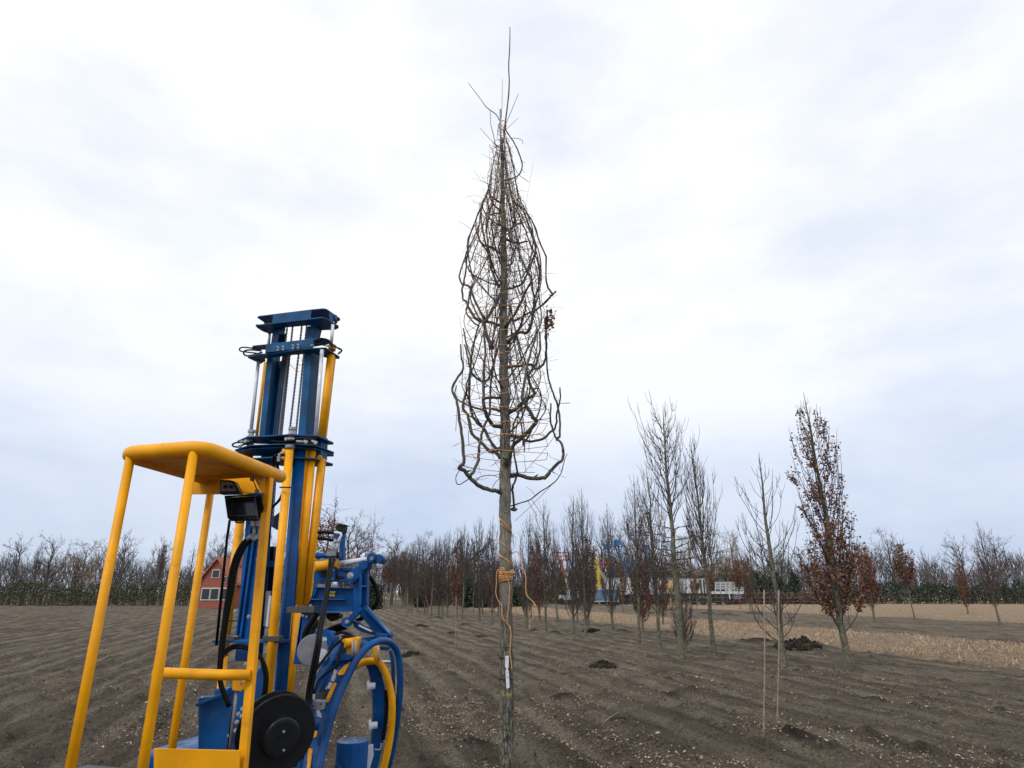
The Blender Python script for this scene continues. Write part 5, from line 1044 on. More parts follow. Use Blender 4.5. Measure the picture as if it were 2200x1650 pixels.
# tall vertical member
slab('swing_frame', Q5([(650, 760), (750, 640), (830, 660), (825, 740), (822, 1100), (790, 1115), (720, 1210), (600, 1340), (540, 1320), (545, 1290), (640, 1195), (650, 1170)]), 4.0, .03)
slab('swing_rib', Q5([(722, 760), (738, 740), (760, 760), (755, 880), (752, 1100), (722, 1110)]), 3.96, .05); slab('swing_rib', Q5([(812, 740), (826, 740), (824, 1105), (810, 1100)]), 3.96, .05); slab('swing_cap', Q5([(740, 870), (820, 868), (820, 890), (745, 893)]), 3.96, .04)
slab('swing_frame', Q5([(760, 690), (860, 670), (850, 690), (830, 760), (830, 1100), (750, 1100)]), 4.14, .03)
part(MB().tube([PY(*Q5([(568, 1303)])[0], 3.96), PY(*Q5([(600, 1296)])[0], 4.15)], .031, 20), 'lower_boss', 'blue'); bolt(PY(*Q5([(580, 1298)])[0], 3.955), (.1, -1, 0), .013)
# diagonal brace and curved strut to the ring
def boxbeam(name, a, b, w, d, Ya, Yb): p, q = PY(*a, Ya), PY(*b, Yb); dr = (q-p)/np.linalg.norm(q-p); s = np.cross(dr, np.array([0, 1., 0])); s /= np.linalg.norm(s); return part(MB().bar(p, q, s, np.cross(s, dr), w, d), name, 'blue', bevel=.005)
boxbeam('brace', Q5([(752, 1125)])[0], Q5([(1045, 1470)])[0], .068, .06, 4.0, 4.08); boxbeam('brace_flange', Q5([(790, 1122)])[0], Q5([(1090, 1445)])[0], .016, .085, 4.0, 4.08); boxbeam('brace_flange', Q5([(742, 1135)])[0], Q5([(905, 1410)])[0], .012, .075, 4.0, 4.04)
slab('curved_strut', Q5([(640, 1290), (690, 1290), (760, 1350), (880, 1400), (960, 1430), (1060, 1440), (1060, 1500), (960, 1510), (880, 1450), (750, 1420), (660, 1360)]), 4.03, .05); part(MB().tube(cat([PY(*p, 4.02) for p in Q5([(720, 1340), (800, 1380), (860, 1405), (905, 1412)])], 4), .006, 8), 'bright_edge', 'white'); part(MB().tube(cat([PY(*p, 4.06) for p in Q5([(725, 1295), (790, 1340), (880, 1382)])], 4), .006, 8), 'bright_edge', 'white')
part(MB().tube([PY(*Q5([(1020, 1465)])[0], 4.06), PY(*Q5([(1085, 1450)])[0], 4.10)], .030, 20), 'ring_boss', 'blue')
slab('ring_bracket', Q5([(740, 1490), (880, 1470), (960, 1480), (1010, 1500), (1090, 1460), (1100, 1520), (960, 1560), (760, 1650), (720, 1600)]), 4.05, .05)
# big hose loop at the right, black machine parts under the beam
part(MB().tube(cat([PY(*p, 4.2) for p in Q5([(780, 740), (835, 760), (900, 840), (940, 950), (935, 1060), (870, 1150), (800, 1210), (740, 1265), (690, 1290)])], 6), .0165, 12), 'loop_hose', 'rubber')
slab('gearbox', Q5([(325, 1195), (490, 1195), (485, 1255), (440, 1270), (395, 1300), (330, 1255)]), 4.1, .12, 'plastic', bev=.01)
pts = cat([PY(*p, 4.25) for p in Q5([(570, 1345), (480, 1365), (390, 1400), (300, 1450)])], 12); part(MB().tube(pts, .026+.003*(np.arange(len(pts)) % 2), 14), 'corrugated_sleeve', 'rubber')
part(MB().tube(cat([PY(*p, 3.85) for p in Q5([(230, 1190), (190, 1250), (140, 1330), (90, 1420), (85, 1500), (110, 1530), (150, 1440), (190, 1360), (245, 1290)])], 5), .020, 10), 'sleeved_hose', 'rubber'); part(MB().tube(cat([PY(*p, 3.82) for p in Q5([(245, 1280), (200, 1390), (150, 1440), (130, 1500), (150, 1500), (200, 1400)])], 5), .007, 8), 'thin_hose', 'rubber')
for k in range(5): slab('valve_lever', Q5([(505+k*24, 1462-6*k), (520+k*24, 1455-6*k), (545+k*24, 1485-6*k), (530+k*24, 1492-6*k)]), 4.0, .03, 'rubber')
# rotary motor: grey cover disc with blue top
dc = PY(*Q3([(880, 490)])[0], 3.75); dn = np.array([.35, -.93, .1]); part(MB().lathe(dc, dn, [(-.09, .0), (-.09, .085), (-.004, .093), (.0, .093), (.004, .088), (.004, 0)], 36), 'cover_disc', 'cast'); part(MB().tube([PY(*Q3([(960, 400)])[0], 3.78), PY(*Q3([(1060, 385)])[0], 3.95)], [.070, .055], 20), 'motor_cover', 'blue')
for o in (0, 22): slab('label_plate', Q3([(965+o, 370), (985+o, 358), (998+o, 390), (978+o, 402)]), 3.70-.001*o, .003, 'white', bev=0)
part(MB().disc(PY(*Q3([(965, 540)])[0], 3.72), dn, .038, .02, 16), 'white_roller', 'white')

# --- the open ring clamp
rim_px = Q3([(880, 2100), (905, 1850), (935, 1650), (975, 1480), (1040, 1230), (1120, 980), (1210, 780), (1310, 590), (1400, 475), (1490, 415), (1580, 400), (1660, 430), (1715, 520), (1738, 680), (1740, 860), (1722, 1060), (1695, 1280), (1655, 1500), (1620, 1640), (1560, 1850), (1480, 2050)])
k = len(rim_px); ry = np.interp(np.arange(k), [0, 9, 12, k-1], [3.35, 3.75, 4.0, 4.15])
def ringY(i): return ry[i]
rim = np.array([PY(a, b, y) for (a, b), y in zip(rim_px, ry)])
ring = part(MB().tube(cat(rim, 5), .0215, 18), 'ring_rim', 'blue')
# flat web of the near arm with the yellow strip behind its windows
web_out = Q3([(640, 2100), (700, 1700), (760, 1450), (790, 1250), (800, 1050), (860, 850), (940, 680), (1040, 520), (1150, 400), (1230, 345), (1330, 380), (1400, 410), (1430, 440)])
web_in = Q3([(1400, 490), (1330, 560), (1220, 750), (1120, 960), (1040, 1210), (975, 1470), (930, 1680), (880, 2100)])
def yy(x, y): return float(np.interp(y, [1360, 1420, 1650, 1750], [3.80, 3.70, 3.42, 3.35]))
part(MB().prism([PY(a, b, yy(a, b)+.03) for a, b in web_out+web_in], (.02, .03, 0)), 'ring_web', 'blue', bevel=.003)
for q in ([(1120, 715), (1190, 640), (1250, 600), (1180, 730), (1140, 740)], [(990, 1015), (1030, 920), (1090, 810), (1112, 815), (1080, 890), (1030, 1000)], [(860, 1340), (880, 1285), (922, 1285), (910, 1340), (890, 1355)], [(815, 1690), (835, 1455), (875, 1460), (850, 1640), (840, 1700)], [(1000, 870), (1020, 840), (1015, 880)]):
    part(MB().prism([PY(a, b, yy(a, b)+.024) for a, b in Q3(q)], (.003, .004, 0)), 'jaw_window', 'yellow', bevel=.001)
part(MB().tube(cat([PY(a, b, yy(a, b)) for a, b in Q3([(700, 1640), (800, 1250), (860, 1000), (960, 780), (1090, 560), (1190, 420), (1270, 370)])], 5), .010, 10), 'edge_tube', 'blue')
slab('ring_lug', Q3([(1050, 580), (1130, 535), (1260, 530), (1290, 560), (1240, 590), (1080, 600)]), 3.7, .04)
# hoses over the near arm
for px_, r_, dy in (([(1280, 380), (1210, 350), (1150, 400), (1080, 460), (1020, 540), (960, 620), (900, 700)], .008, 0), ([(1260, 350), (1190, 380), (1160, 470), (1130, 560), (1120, 640), (1108, 680)], .008, -.02), ([(1235, 365), (1180, 420), (1150, 520), (1125, 640)], .006, -.03), ([(1110, 650), (1040, 700), (950, 770), (915, 840), (900, 900)], .007, 0), ([(1100, 330), (1170, 315), (1240, 335), (1290, 380)], .009, 0), ([(900, 870), (840, 960), (800, 1060), (780, 1100)], .009, 0)):
    part(MB().tube(cat([PY(a, b, yy(a, b)-.03+dy) for a, b in Q3(px_)], 5), r_, 9), 'ring_hose', 'rubber')
for a, b, r_ in (((1108, 680), (1092, 740), .011), ((1090, 742), (1072, 800), .013), ((1060, 815), (1035, 875), .013), ((930, 1085), (935, 1120), .011), ((938, 1115), (950, 1165), .013), ((895, 930), (895, 985), .010), ((955, 970), (955, 992), .009)):
    pq = Q3([a, b]); part(MB().tube([PY(*pq[0], yy(*pq[0])-.04), PY(*pq[1], yy(*pq[1])-.04)], [r_, r_*.85], 8, sm=False), 'quick_coupling', 'steel')
part(MB().prism([PY(a, b, yy(a, b)-.06) for a, b in Q3([(905, 920), (950, 895), (1010, 900), (985, 975), (900, 985)])], (0, .05, 0)), 'solenoid', 'plastic', bevel=.004); v2 = part(MB().prism([PY(a, b, 3.42) for a, b in Q3([(885, 988), (982, 995), (972, 1080), (882, 1072)])], (0, .06, 0)), 'ring_valve', 'cast', bevel=.003)
for x, y in Q3([(897, 1040), (960, 1020)]): part(MB().disc(PY(x, y, 3.418), (0, -1, 0), .004, .002, 8), 'screw', 'plastic', v2)
part(MB().tube([PY(*Q3([(830, 1210)])[0], 3.45), PY(*Q3([(945, 1215)])[0], 3.47)], .034, 16), 'jaw_cylinder', 'blue')
# yellow clamp cylinder at the top of the ring
slab('clamp_mount', Q3([(1205, 395), (1260, 390), (1300, 360), (1340, 370), (1330, 420), (1310, 550), (1290, 565), (1215, 540), (1205, 470)]), 3.72, .06, 'yellow'); part(MB().tube([PY(*Q3([(1185, 425)])[0], 3.70), PY(*Q3([(1280, 410)])[0], 3.74)], .028, 16), 'clamp_pivot', 'yellow')
for x in (1275, 1300): part(MB().tube([PY(x/4.5825+480, 1290+400/4.5825, 3.68), PY((x-5)/4.5825+480, 1290+550/4.5825, 3.68)], [.006, .008], 8), 'clamp_spring', 'steel')
slab('clamp_mount', Q3([(1470, 460), (1530, 440), (1540, 590), (1480, 600)]), 3.9, .04, 'yellow'); part(MB().tube([PY(*Q3([(1525, 450)])[0], 3.86), PY(*Q3([(1530, 600)])[0], 3.86)], .008, 8), 'clamp_spring', 'steel')
# far arm: inner jaw band, yellow pad strip, rollers, rungs
inb = Q3([(1395, 625), (1430, 680), (1455, 780), (1475, 920), (1480, 1100), (1470, 1300), (1455, 1450), (1420, 1640), (1370, 1850)]); ino = Q3([(1500, 610), (1560, 720), (1590, 850), (1600, 1000), (1595, 1200), (1575, 1400), (1540, 1560), (1500, 1700), (1450, 1850)])
def y3(y): return float(np.interp(y, [1400, 1650, 1750], [3.98, 4.06, 4.08]))
part(MB().prism([PY(a, b, y3(b)) for a, b in inb+ino[::-1]], (-.02, .05, 0)), 'inner_jaw', 'blue', bevel=.004)
part(MB().tube(cat([PY(a, b, y3(b)-.03) for a, b in Q3([(1300, 650), (1350, 620), (1420, 600), (1510, 600), (1570, 660), (1620, 780), (1650, 920), (1662, 1050), (1652, 1250), (1628, 1420), (1590, 1600), (1545, 1750), (1500, 1900)])], 5), .0225, 16), 'jaw_pad', 'yellow')
part(MB().tube(cat([PY(a, b, y3(b)+.03) for a, b in Q3([(1640, 480), (1665, 600), (1672, 760), (1668, 950)])], 4), .012, 10), 'inner_rail', 'blue')
for a, b in (((1540, 470), (1650, 470)), ((1570, 600), (1670, 605)), ((1600, 820), (1680, 815))): part(MB().tube([PY(*Q3([a])[0], 4.08), PY(*Q3([b])[0], 4.08)], .011, 10), 'rung', 'blue')
part(MB().tube([PY(*Q3([(1565, 600)])[0], 4.02), PY(*Q3([(1650, 603)])[0], 4.02)], .007, 8), 'rung_bar', 'white'); part(MB().tube(cat([PY(*p, 4.0) for p in Q3([(1600, 880), (1605, 1050), (1590, 1250), (1570, 1370)])], 4), .012, 8), 'jaw_hose', 'rubber')
for x, y in Q3([(1440, 845), (1460, 1232)]):
    c = PY(x-1, y, 3.94); ax2 = np.array([.93, .2, .05]); ax2 /= np.linalg.norm(ax2); part(MB().lathe(c-ax2*.012, ax2, [(-.004, 0), (-.004, .030), (.0, .034), (.010, .034), (.014, .021), (.050, .019), (.050, 0)], 24), 'guide_roller', 'white')
part(MB().disc(PY(848.5, 1383, 4.15), (.6, -.8, 0), .011, .02, 14), 'red_marker', 'reddot')
slab('guard_plate', Q3([(1470, 1415), (1475, 1530), (1440, 1650), (1420, 1800), (1330, 1800), (1345, 1600), (1375, 1560), (1380, 1490), (1420, 1430)]), 3.93, .012, 'white', bev=.001)
for x, y in Q3([(1400, 1500), (1400, 1530), (1382, 1618)]): bolt(PY(x, y, 3.925), XN, .006)
part(MB().tube(cat([PY(*p, 3.92) for p in Q3([(1485, 1465), (1535, 1470), (1550, 1440), (1555, 1405)])], 4), .0045, 8), 'bent_latch', 'steel')
mb = MB(); ca, cb = PY(*Q3([(1275, 1378)])[0], 3.72), PY(*Q3([(1235, 2000)])[0], 3.72); mb.tube([cb, ca], [.093, .093], 14, sm=False); part(mb, 'faceted_post', 'blue', bevel=.002); part(MB().tube([PY(*Q3([(1255, 1640)])[0], 3.72)-UZ*.006, PY(*Q3([(1255, 1650)])[0], 3.72)], .098, 20), 'post_collar', 'cast')

# --- carrier below the photograph: chassis and rubber tracks standing on the ground
g0 = np.array([MO[0], MO[1], 0]); mdl = g0-MU*.35-MV*.9
part(MB().bar(mdl+UZ*.32-MV*.9, mdl+UZ*.32+MV*1.0, MU, UZ, .62, .26), 'chassis', 'blue', bevel=.02); part(MB().bar(mdl+UZ*.53-MV*.95-MU*.1, mdl+UZ*.53+MV*.3-MU*.1, MU, UZ, .8, .16), 'platform', 'plastic', bevel=.01)
part(MB().bar(mdl+UZ*.5+MV*.5, mdl+UZ*.5+MV*1.3, MU, UZ, .6, .3), 'mast_foot', 'blue', bevel=.02)
for s in (-1, 1):
    c = mdl+MU*s*.48; mb = MB(); pts = []
    for t in np.linspace(-math.pi/2, math.pi/2, 9): pts.append(MV*(.75+.24*math.cos(t))+UZ*(.25+.24*math.sin(t)))
    for t in np.linspace(math.pi/2, 3*math.pi/2, 9): pts.append(MV*(-.75+.24*math.cos(t))+UZ*(.25+.24*math.sin(t)))
    tr_o = part(MB().prism([c+p-MU*.12 for p in pts], MU*.24), 'rubber_track', 'tyre_', None) if False else part(MB().prism([c+p-MU*.12 for p in pts], MU*.24), 'rubber_track', 'rubber', bevel=.01)
    for x in np.linspace(-.75, .75, 5): part(MB().disc(c+MV*x+UZ*.25+MU*(.12 if s > 0 else -.12), MU*s, .14 if abs(x) > .7 else .09, .03, 18), 'track_wheel', 'cast', tr_o)
part(MB().bar(MO*np.array([1, 1, 0])+UZ*.35-MU*.2+MV*.1, MO*np.array([1, 1, 0])+UZ*1.0-MU*.2+MV*.1, MU, MV, .5, .12), 'mast_base', 'blue', bevel=.01)

# ------------------------------------------------------------------ canes
def cane(px0, py0, px1, py1, r, lab, Yadd=0):
    g = G(px0, py0); t = P(px1, py1, g[1]+Yadd); g[2] = -.05; m_ = (g+t)/2+np.array([.012, 0, 0])
    o = MB().tube(cat([g, m_, t], 4), np.linspace(r, r*.75, 9), 7).build('cane', M['wood_cane'], None, origin=(g[0], g[1], 0)); tag(o, lab, 'cane', 'bamboo canes marking the rows')
cane(1639, 1592, 1641.5, 1267, .011, 'pale bamboo cane, the left one of the pair at the right'); cane(1668, 1562, 1673, 1267, .011, 'pale bamboo cane in front of the forked tree')
cane(977, 1397, 980, 1281, .011, 'single pale cane left of the tied trunk'); cane(925, 1322, 914, 1279, .016, 'cane leaning left in the far row'); cane(874.5, 1326, 875.5, 1277, .014, 'upright cane against a clear stem in the far row'); cane(1640, 1322, 1641, 1300, .02, 'short far stake behind the left cane')
def spoil(px, py, r, lab):            # crumbled earth heap beside a lifted tree's hole
    rng = np.random.default_rng(int(px)); g = G(px, py); g[2] = float(gheight(g[0], g[1]))-.02; mb = MB(); n = 110
    for _ in range(n):
        a = rng.random()*6.28; q = r*rng.random()**.7; c = g+np.array([math.cos(a)*q, math.sin(a)*q*.8, 0]); c[2] = float(gheight(c[0], c[1]))+.012; s_ = rng.uniform(.012, .05)*(r/.4)
        v = []; 
        for i in (-1, 1):
            for j in range(5): t = j*1.257+i*.5; v.append(c+s_*np.array([math.cos(t)*rng.uniform(.6, 1.1), math.sin(t)*rng.uniform(.6, 1.1), i*.55]))
        v += [c+np.array([0, 0, -s_]), c+np.array([0, 0, s_])]; t_ = []
        for j in range(5): k = (j+1) % 5; t_ += [(j, k, 5+j), (k, 5+k, 5+j), (10, k, j), (11, 5+j, 5+k)]
        mb.add(v, t=t_)
    tag(mb.build('soil_clods', M['soilclod'], None, origin=tuple(g)), lab, 'soil heap', kind='stuff')
M['soilclod'] = mat('fresh_soil', (.030, .023, .018), .95, bump=.6, bscale=60, island=.35, spec=.1)
spoil(1297, 1436, .33, 'crumbled dark soil round the freshly dug hole right of the tied trunk'); spoil(1715, 1398, .7, 'dark soil heap at the right edge'); spoil(1270, 1358, .4, 'small dark soil heap between two columns'); spoil(905, 1346, .4, 'small dark soil heap left of the single cane'); spoil(880, 1410, .28, 'dark soil under leaves beside the blue ring')
# clods scattered everywhere
rng = np.random.default_rng(77); mb = MB()
for _ in range(9000):
    r = 3.5*math.exp(rng.random()*1.9); a = rng.uniform(-.85, .85); x, y = math.sin(a)*r, math.cos(a)*r
    if vnoise(np.array(x*.8), np.array(y*.8), 41) < rng.normal(.05, .2): continue
    s_ = rng.uniform(.006, .024)*(1+(r > 9)*.5); c = np.array([x, y, float(gheight(x, y))+s_*.2]); v = []
    for j in range(5): t = j*1.257+r; v.append(c+s_*np.array([math.cos(t)*rng.uniform(.6, 1.3), math.sin(t)*rng.uniform(.6, 1.3), -.3]))
    v.append(c+np.array([rng.normal(0, s_*.3), 0, s_*.8])); mb.add(v, t=[(j, (j+1) % 5, 5) for j in range(5)])
M['clod'] = mat('soil_clod', (.085, .068, .052), .95, bump=.5, bscale=60, island=.5, spec=.1)
tag(mb.build('earth_clods', M['clod']), 'small crumbs and clods of earth over the field', 'soil', kind='stuff')
# a few thin sticks lying on the soil
for k, (a, b, c, d) in enumerate([(855, 1388, 900, 1386), (1290, 1560, 1330, 1545), (925, 1570, 900, 1578)]):
    p, q = G(a, b), G(c, d)
    if k: p[2], q[2] = gheight(p[0], p[1])+.012, gheight(q[0], q[1])+.03
    else: p[2], q[2] = .2, .2
    if k: tag(MB().tube([p, (p+q)/2+[0, 0, .015], q], [.007, .006, .004], 5).build('dead_stick', M['wood_cane'], None, origin=tuple(p)), ['', 'thin dead stick lying on the soil right of the tied trunk', 'short pale stick lying on the soil beside the blue ring'][k], 'stick')

# ------------------------------------------------------------------ the yard beyond the field
M['lift_blue'] = mat('lift_blue', (.015, .13, .33), .5, var=.1, vscale=2); M['lift_yellow'] = mat('lift_yellow', (.55, .41, .04), .5); M['cream'] = mat('cream_paint', (.48, .43, .32), .5); M['orange'] = mat('orange_paint', (.42, .11, .05), .5)
M['cont'] = mat('container_blue', (.09, .17, .26), .6, var=.3, vscale=1); M['panel_white'] = mat('trailer_white', (.55, .57, .60), .5, var=.15, vscale=.6); M['tan'] = mat('plywood', (.50, .36, .17), .7, var=.1, vscale=2); M['teal'] = mat('teal_print', (.02, .28, .25), .5)
M['tyre'] = mat('tyre', (.02, .02, .02), .8); M['brick'] = mat('red_brick', (.30, .09, .06), .9, var=.2, vscale=8); M['roof'] = mat('roof_tile', (.38, .12, .07), .85, var=.25, vscale=3); M['render_w'] = mat('white_render', (.60, .58, .52), .8); M['glass'] = mat('window_glass', (.03, .04, .05), .15)
M['slate'] = mat('grey_roof', (.10, .10, .11), .8); M['galv'] = mat('galvanised', (.42, .44, .45), .5, .4)
U, Wd, Zd = np.array([1., 0, 0]), np.array([0, 1., 0]), np.array([0, 0, 1.])
def bx(mb, px0, py0, px1, py1, D, th):                        # upright block by its front corners
    a = P(px0, py1, D); b = P(px1, py0, D); c = (a+b)/2; c[1] += th/2; mb.box(c, (abs(b[0]-a[0]), th, abs(b[2]-a[2]))); return mb
def basket(mb, px0, py0, px1, py1, D, w=1.0):
    a = P(px0, py1, D); b = P(px1, py0, D)
    for z in (a[2], a[2]*.5+b[2]*.5, b[2]):
        for y in (D-w/2, D+w/2): mb.bar((a[0], y, z), (b[0], y, z), Wd, Zd, .09, .09)
        for x in (a[0], b[0]): mb.bar((x, D-w/2, z), (x, D+w/2, z), U, Zd, .09, .09)
    for x in np.linspace(a[0], b[0], 4):
        for y in (D-w/2, D+w/2): mb.bar((x, y, a[2]), (x, y, b[2]), U, Wd, .07, .07)
    mb.box(((a[0]+b[0])/2, D, a[2]), (b[0]-a[0], w, .1)); return mb
def boom_lift(lab, D, bask, boom, bw, col, low=None, lowcol=None, base=None, basecol=None, head=None, bcol=None):
    foot = boom[-1]; p = P(foot[0], foot[1], D); r = empty('boom_lift', (p[0], p[1], 0)); tag(r, lab, 'boom lift', 'boom lifts parked in the far yard')
    mb = MB(); pts = [P(a, b, D) for a, b in boom]
    for i in range(len(pts)-1): mb.bar(pts[i], pts[i+1], U, Wd, bw*(.9+.12*i), bw*.9, bw*(1+.12*i))
    mb.build('boom', col, r)
    basket(MB(), *bask, D).build('basket', bcol or col, r)
    if head: bx(MB(), *head, D-.6, .6).build('control_box', col, r)
    if low: MB().bar(P(*low[0], D+.1), P(*low[1], D+.1), Zd, Wd, bw*1.5, bw).build('lower_boom', lowcol, r)
    gx, gz = p[0], 0
    b0 = MB(); b0.box((gx+.4, D, .95), (3.0, 2.1, .7)); b0.box((gx+.9, D, 1.55), (1.7, 1.9, .6)); b0.build('chassis', basecol or col, r)
    if pts[-1][2] > 2: MB().bar((gx+.5, D, 1.5), pts[-1], U, Wd, bw*1.3, bw*1.1).build('mast_arm', lowcol or col, r)
    for sx in (-.8, 1.5):
        for sy in (-.95, .95): MB().lathe((gx+sx, D+sy-.16, .45), (0, 1, 0), [(0, .1), (0, .42), (.06, .45), (.28, .45), (.32, .42), (.32, .1)], 16).build('wheel', M['tyre'], r)
YD = 97
boom_lift('orange boom lift with its cage raised left of the yellow one', YD, (1188, 1187, 1222, 1203), [(1203, 1203), (1209, 1222), (1216, 1243)], .28, M['orange'], low=((1207, 1222), (1220, 1236)), lowcol=M['cream'], basecol=M['galv'])
boom_lift('yellow boom lift with cream lower arm above the blue container', YD, (1262, 1203, 1280, 1220), [(1278.5, 1198), (1283, 1225), (1289, 1262)], .55, M['lift_yellow'], low=((1264, 1241), (1289, 1260)), lowcol=M['cream'], basecol=M['orange'])
boom_lift('cream armed boom lift with an orange cage next to the yellow lift', YD+3, (1288, 1200, 1313, 1219), [(1285, 1215), (1295, 1235), (1305, 1255)], .5, M['cream'], bcol=M['orange'], basecol=M['orange'])
boom_lift('tall blue boom lift, the left one of the highest pair', YD+4, (1298, 1170, 1311, 1178), [(1307, 1170), (1310, 1195), (1321, 1241)], .27, M['lift_blue'], head=(1303, 1164, 1311, 1178))
boom_lift('tall blue boom lift with the topmost cage, the right one of the highest pair', YD+6, (1314, 1164, 1335, 1174), [(1326, 1166), (1333, 1192), (1343, 1243)], .27, M['lift_blue'], head=(1322, 1159, 1331, 1172))
boom_lift('blue boom lift with its cage low above the white trailer', YD+4, (1343, 1206, 1358, 1216), [(1344, 1212), (1347, 1225), (1351, 1243)], .34, M['lift_blue'], head=(1340, 1205, 1347, 1218))
boom_lift('blue boom lift seen through the column trees, rightmost of the four', YD+5, (1380, 1172, 1390, 1180), [(1385, 1175), (1390, 1198), (1395, 1222), (1398, 1243)], .24, M['lift_blue'], head=(1383, 1172, 1388, 1180))
def ribbed(name, px0, py0, px1, py1, D, depth, m, lab, ctg, step=.35, floor=None, extra=None):
    a = P(px0, py1, D); b = P(px1, py0, D); r = empty(name, ((a[0]+b[0])/2, D, 0)); tag(r, lab, ctg); z0 = max(a[2], .15) if floor is None else floor
    mb = MB(); mb.box(((a[0]+b[0])/2, D+depth/2, (z0+b[2])/2), (b[0]-a[0], depth, b[2]-z0)); mb.build('box_body', m, r, bevel=.02)
    rb = MB()
    for x in np.arange(a[0]+step/2, b[0], step): rb.box((x, D-.03, (z0+b[2])/2), (step*.4, .05, (b[2]-z0)*.94))
    rb.build('side_ribs', m, r); f = MB()
    for z in (z0+.06, b[2]-.06): f.box(((a[0]+b[0])/2, D-.05, z), (b[0]-a[0], .08, .12))
    f.build('rails', M['galv'], r); return r, a, b, z0
def axle(r, x, D, n=2):
    for k in range(n): MB().lathe((x+k*1.25, D-.02, .48), (0, 1, 0), [(0, .12), (-.03, .3), (0, .48), (.3, .48), (.3, .1)], 18).build('wheel', M['tyre'], r)
ribbed('skip_container', 1275, 1265, 1328, 1293, 88, 2.4, M['cont'], 'weathered blue steel container in front of the yellow lift', 'container', .45)
r, a, b, z0 = ribbed('box_trailer', 1304, 1241, 1360, 1277, 93, 2.5, M['panel_white'], 'white box trailer behind the blue container', 'trailer', 1.2); axle(r, b[0]-2.3, 93); MB().box(((a[0]+b[0])/2, 94.2, z0-.2), (b[0]-a[0], 1., .3)).build('underframe', M['dark'], r)
r, a, b, z0 = ribbed('box_trailer', 1368, 1242, 1416, 1277, 94, 2.5, M['panel_white'], 'white box trailer behind the leafy beeches', 'trailer', 1.2); axle(r, b[0]-2.6, 94); MB().box(((a[0]+b[0])/2, 95.2, z0-.2), (b[0]-a[0], 1., .3)).build('underframe', M['orange'], r)
r, a, b, z0 = ribbed('site_cabin', 1417, 1243, 1451, 1276, 94, 2.5, M['panel_white'], 'white site cabin with a plywood end and blue roof edge', 'cabin', 2.4); bx(MB(), 1436, 1246, 1446, 1274, 93.9, .06).build('plywood_panel', M['tan'], r); bx(MB(), 1417, 1240.5, 1451, 1243.5, 93.8, 2.8).build('roof', M['cont'], r); bx(MB(), 1447, 1250, 1451, 1272, 93.9, .06).build('door', M['dark'], r)
r, a, b, z0 = ribbed('box_trailer', 1468, 1243, 1520, 1275, 94, 2.5, M['panel_white'], 'white box trailer with a small teal print under the golden trees', 'trailer', .9); axle(r, a[0]+1.5, 94); bx(MB(), 1498, 1254.5, 1504.5, 1259, 93.9, .03).build('teal_print', M['teal'], r); bx(MB(), 1468, 1274, 1525, 1279, 94.2, 2).build('underframe', M['dark'], r)
for x in (1505.5, 1512.5): bx(MB(), x, 1246, x+.9, 1275, 93.88, .05).build('door_seam', M['dark'], r)
# flatbed with stake sides
a = P(1528, 1281, 93); b = P(1597, 1271, 93); r = empty('flatbed_trailer', ((a[0]+b[0])/2, 93, 0)); tag(r, 'grey flatbed trailer with open stake rails at the right of the yard', 'trailer')
bx(MB(), 1528, 1270.5, 1597, 1276, 93, 2.4).build('deck', M['panel_white'], r); bx(MB(), 1530, 1276, 1585, 1279, 93.2, 2).build('underframe', M['dark'], r); axle(r, b[0]-3.5, 93, 2); mb = MB()
for y in (1251, 1254.5, 1258, 1261.5, 1265): mb.bar(P(1537, y, 93), P(1578, y, 93), Wd, Zd, .06, .13)
for x in (1537, 1548, 1559, 1568, 1578): mb.bar(P(x, 1271, 93), P(x, 1250, 93), U, Wd, .14, .08)
mb.build('stake_side', M['galv'], r); mb = MB()
for y in (1262, 1266): mb.bar(P(1578, y, 93), P(1597, y, 93), Wd, Zd, .06, .12)
for x in (1585, 1591, 1597): mb.bar(P(x, 1272, 93), P(x, 1261, 93), U, Wd, .12, .08)
mb.build('low_side', M['galv'], r); mb = MB()
for y in (1274, 1278, 1282, 1286): mb.box(P(1584, y, 92.3), (1.0, .35, .06))
mb.build('steps', M['galv'], r); MB().bar(P(1565, 1264, 92.5), P(1568, 1287, 92.5), U, Wd, .14, .1).build('ramp_post', M['panel_white'], r)
# wire fence along the field edge
r = empty('field_fence', P(1600, 1285, 90)*np.array([1, 1, 0])); tag(r, 'wire fence on thin posts between stubble field and yard', 'fence'); mb = MB()
for px in np.arange(1420, 1800, 13.): p = P(px, 1289, 90); mb.bar((p[0], 90, -.1), (p[0], 90, 1.7), U, Wd, .07, .07)
mb.build('posts', M['dark'], r); mb = MB()
for z in (.5, 1.0, 1.6): mb.bar((P(1420, 1280, 90)[0], 90, z), (P(1800, 1280, 90)[0], 90, z), Wd, Zd, .012, .012)
mb.build('wires', M['galv'], r)
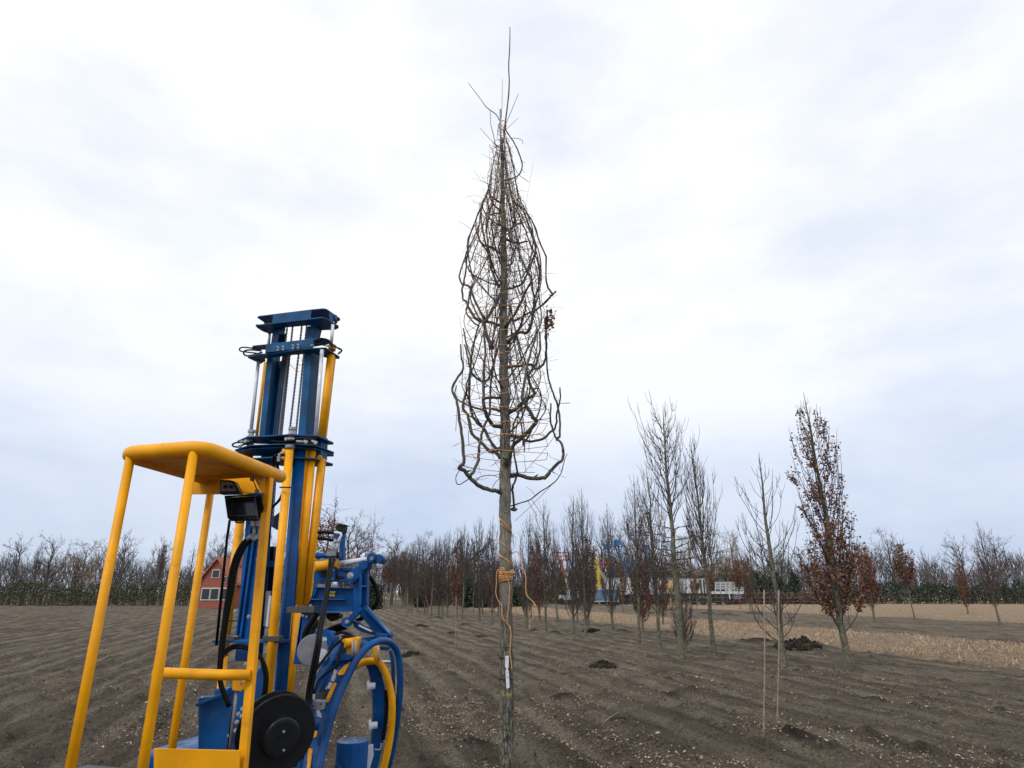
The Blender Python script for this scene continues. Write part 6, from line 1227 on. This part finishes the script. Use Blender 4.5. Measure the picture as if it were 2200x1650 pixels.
# houses
def house(px0, px1, D, depth, wall_h, roof_h, wm, rm, lab, gable=True, wins=()):
    a = P(px0, 1285, D); b = P(px1, 1285, D); w = b[0]-a[0]; cx = (a[0]+b[0])/2; r = empty('house', (cx, D, 0)); tag(r, lab, 'house')
    mb = MB(); 
    if gable: mb.prism([(a[0], D, 0), (b[0], D, 0), (b[0], D, wall_h), (cx, D, wall_h+roof_h), (a[0], D, wall_h)], (0, depth, 0))
    else: mb.box((cx, D+depth/2, wall_h/2), (w, depth, wall_h))
    mb.build('wall', wm, r); mb = MB()
    if gable:
        for s_ in (-1, 1): e = cx+s_*(w/2+.4); z = wall_h-.3; mb.prism([(e, D-.3, z), (cx, D-.3, wall_h+roof_h+.08), (cx, D-.3, wall_h+roof_h+.32), (e, D-.3, z+.25)], (0, depth+.6, 0))
    else: mb.prism([(a[0]-.3, D-.4, wall_h), (a[0]-.3, D+depth+.4, wall_h), (a[0]-.3, D+depth/2, wall_h+roof_h)], (w+.6, 0, 0))
    ro = mb.build('roof', rm, r); MB().box((cx+w*.2, D+depth/2, wall_h+roof_h+.2), (.7, .7, 1.4)).build('chimney', M['brick'], ro)
    for fx, z, ww, hh in wins:
        x = a[0]+w*fx; f = MB(); f.box((x, D-.03, z), (ww, .1, hh)); fo = f.build('window', M['render_w'], r); MB().box((x, D-.09, z), (ww*.8, .04, hh*.82)).build('pane', M['glass'], fo)
house(425, 489, 72, 9, 2.7, 2.4, M['brick'], M['roof'], 'red brick farmhouse with orange tiled roof at the left edge', True, [(.25, 1.5, 1, 1.3), (.55, 1.5, 1, 1.3), (.85, 1.5, 1, 1.3), (.5, 3.6, .9, .9), (.8, 3.0, .5, .7)])
house(899, 912, 118, 8, 3.2, 2.6, M['render_w'], M['slate'], 'small white gabled house between the trees left of the tied trunk', True, [(.5, 2.2, .5, .8)])
house(1196, 1217, 104, 7, 2.8, 1.9, M['brick'], M['slate'], 'low brick house with white verge behind the right hand columns', True, [(.4, 1.5, .8, 1.0)])
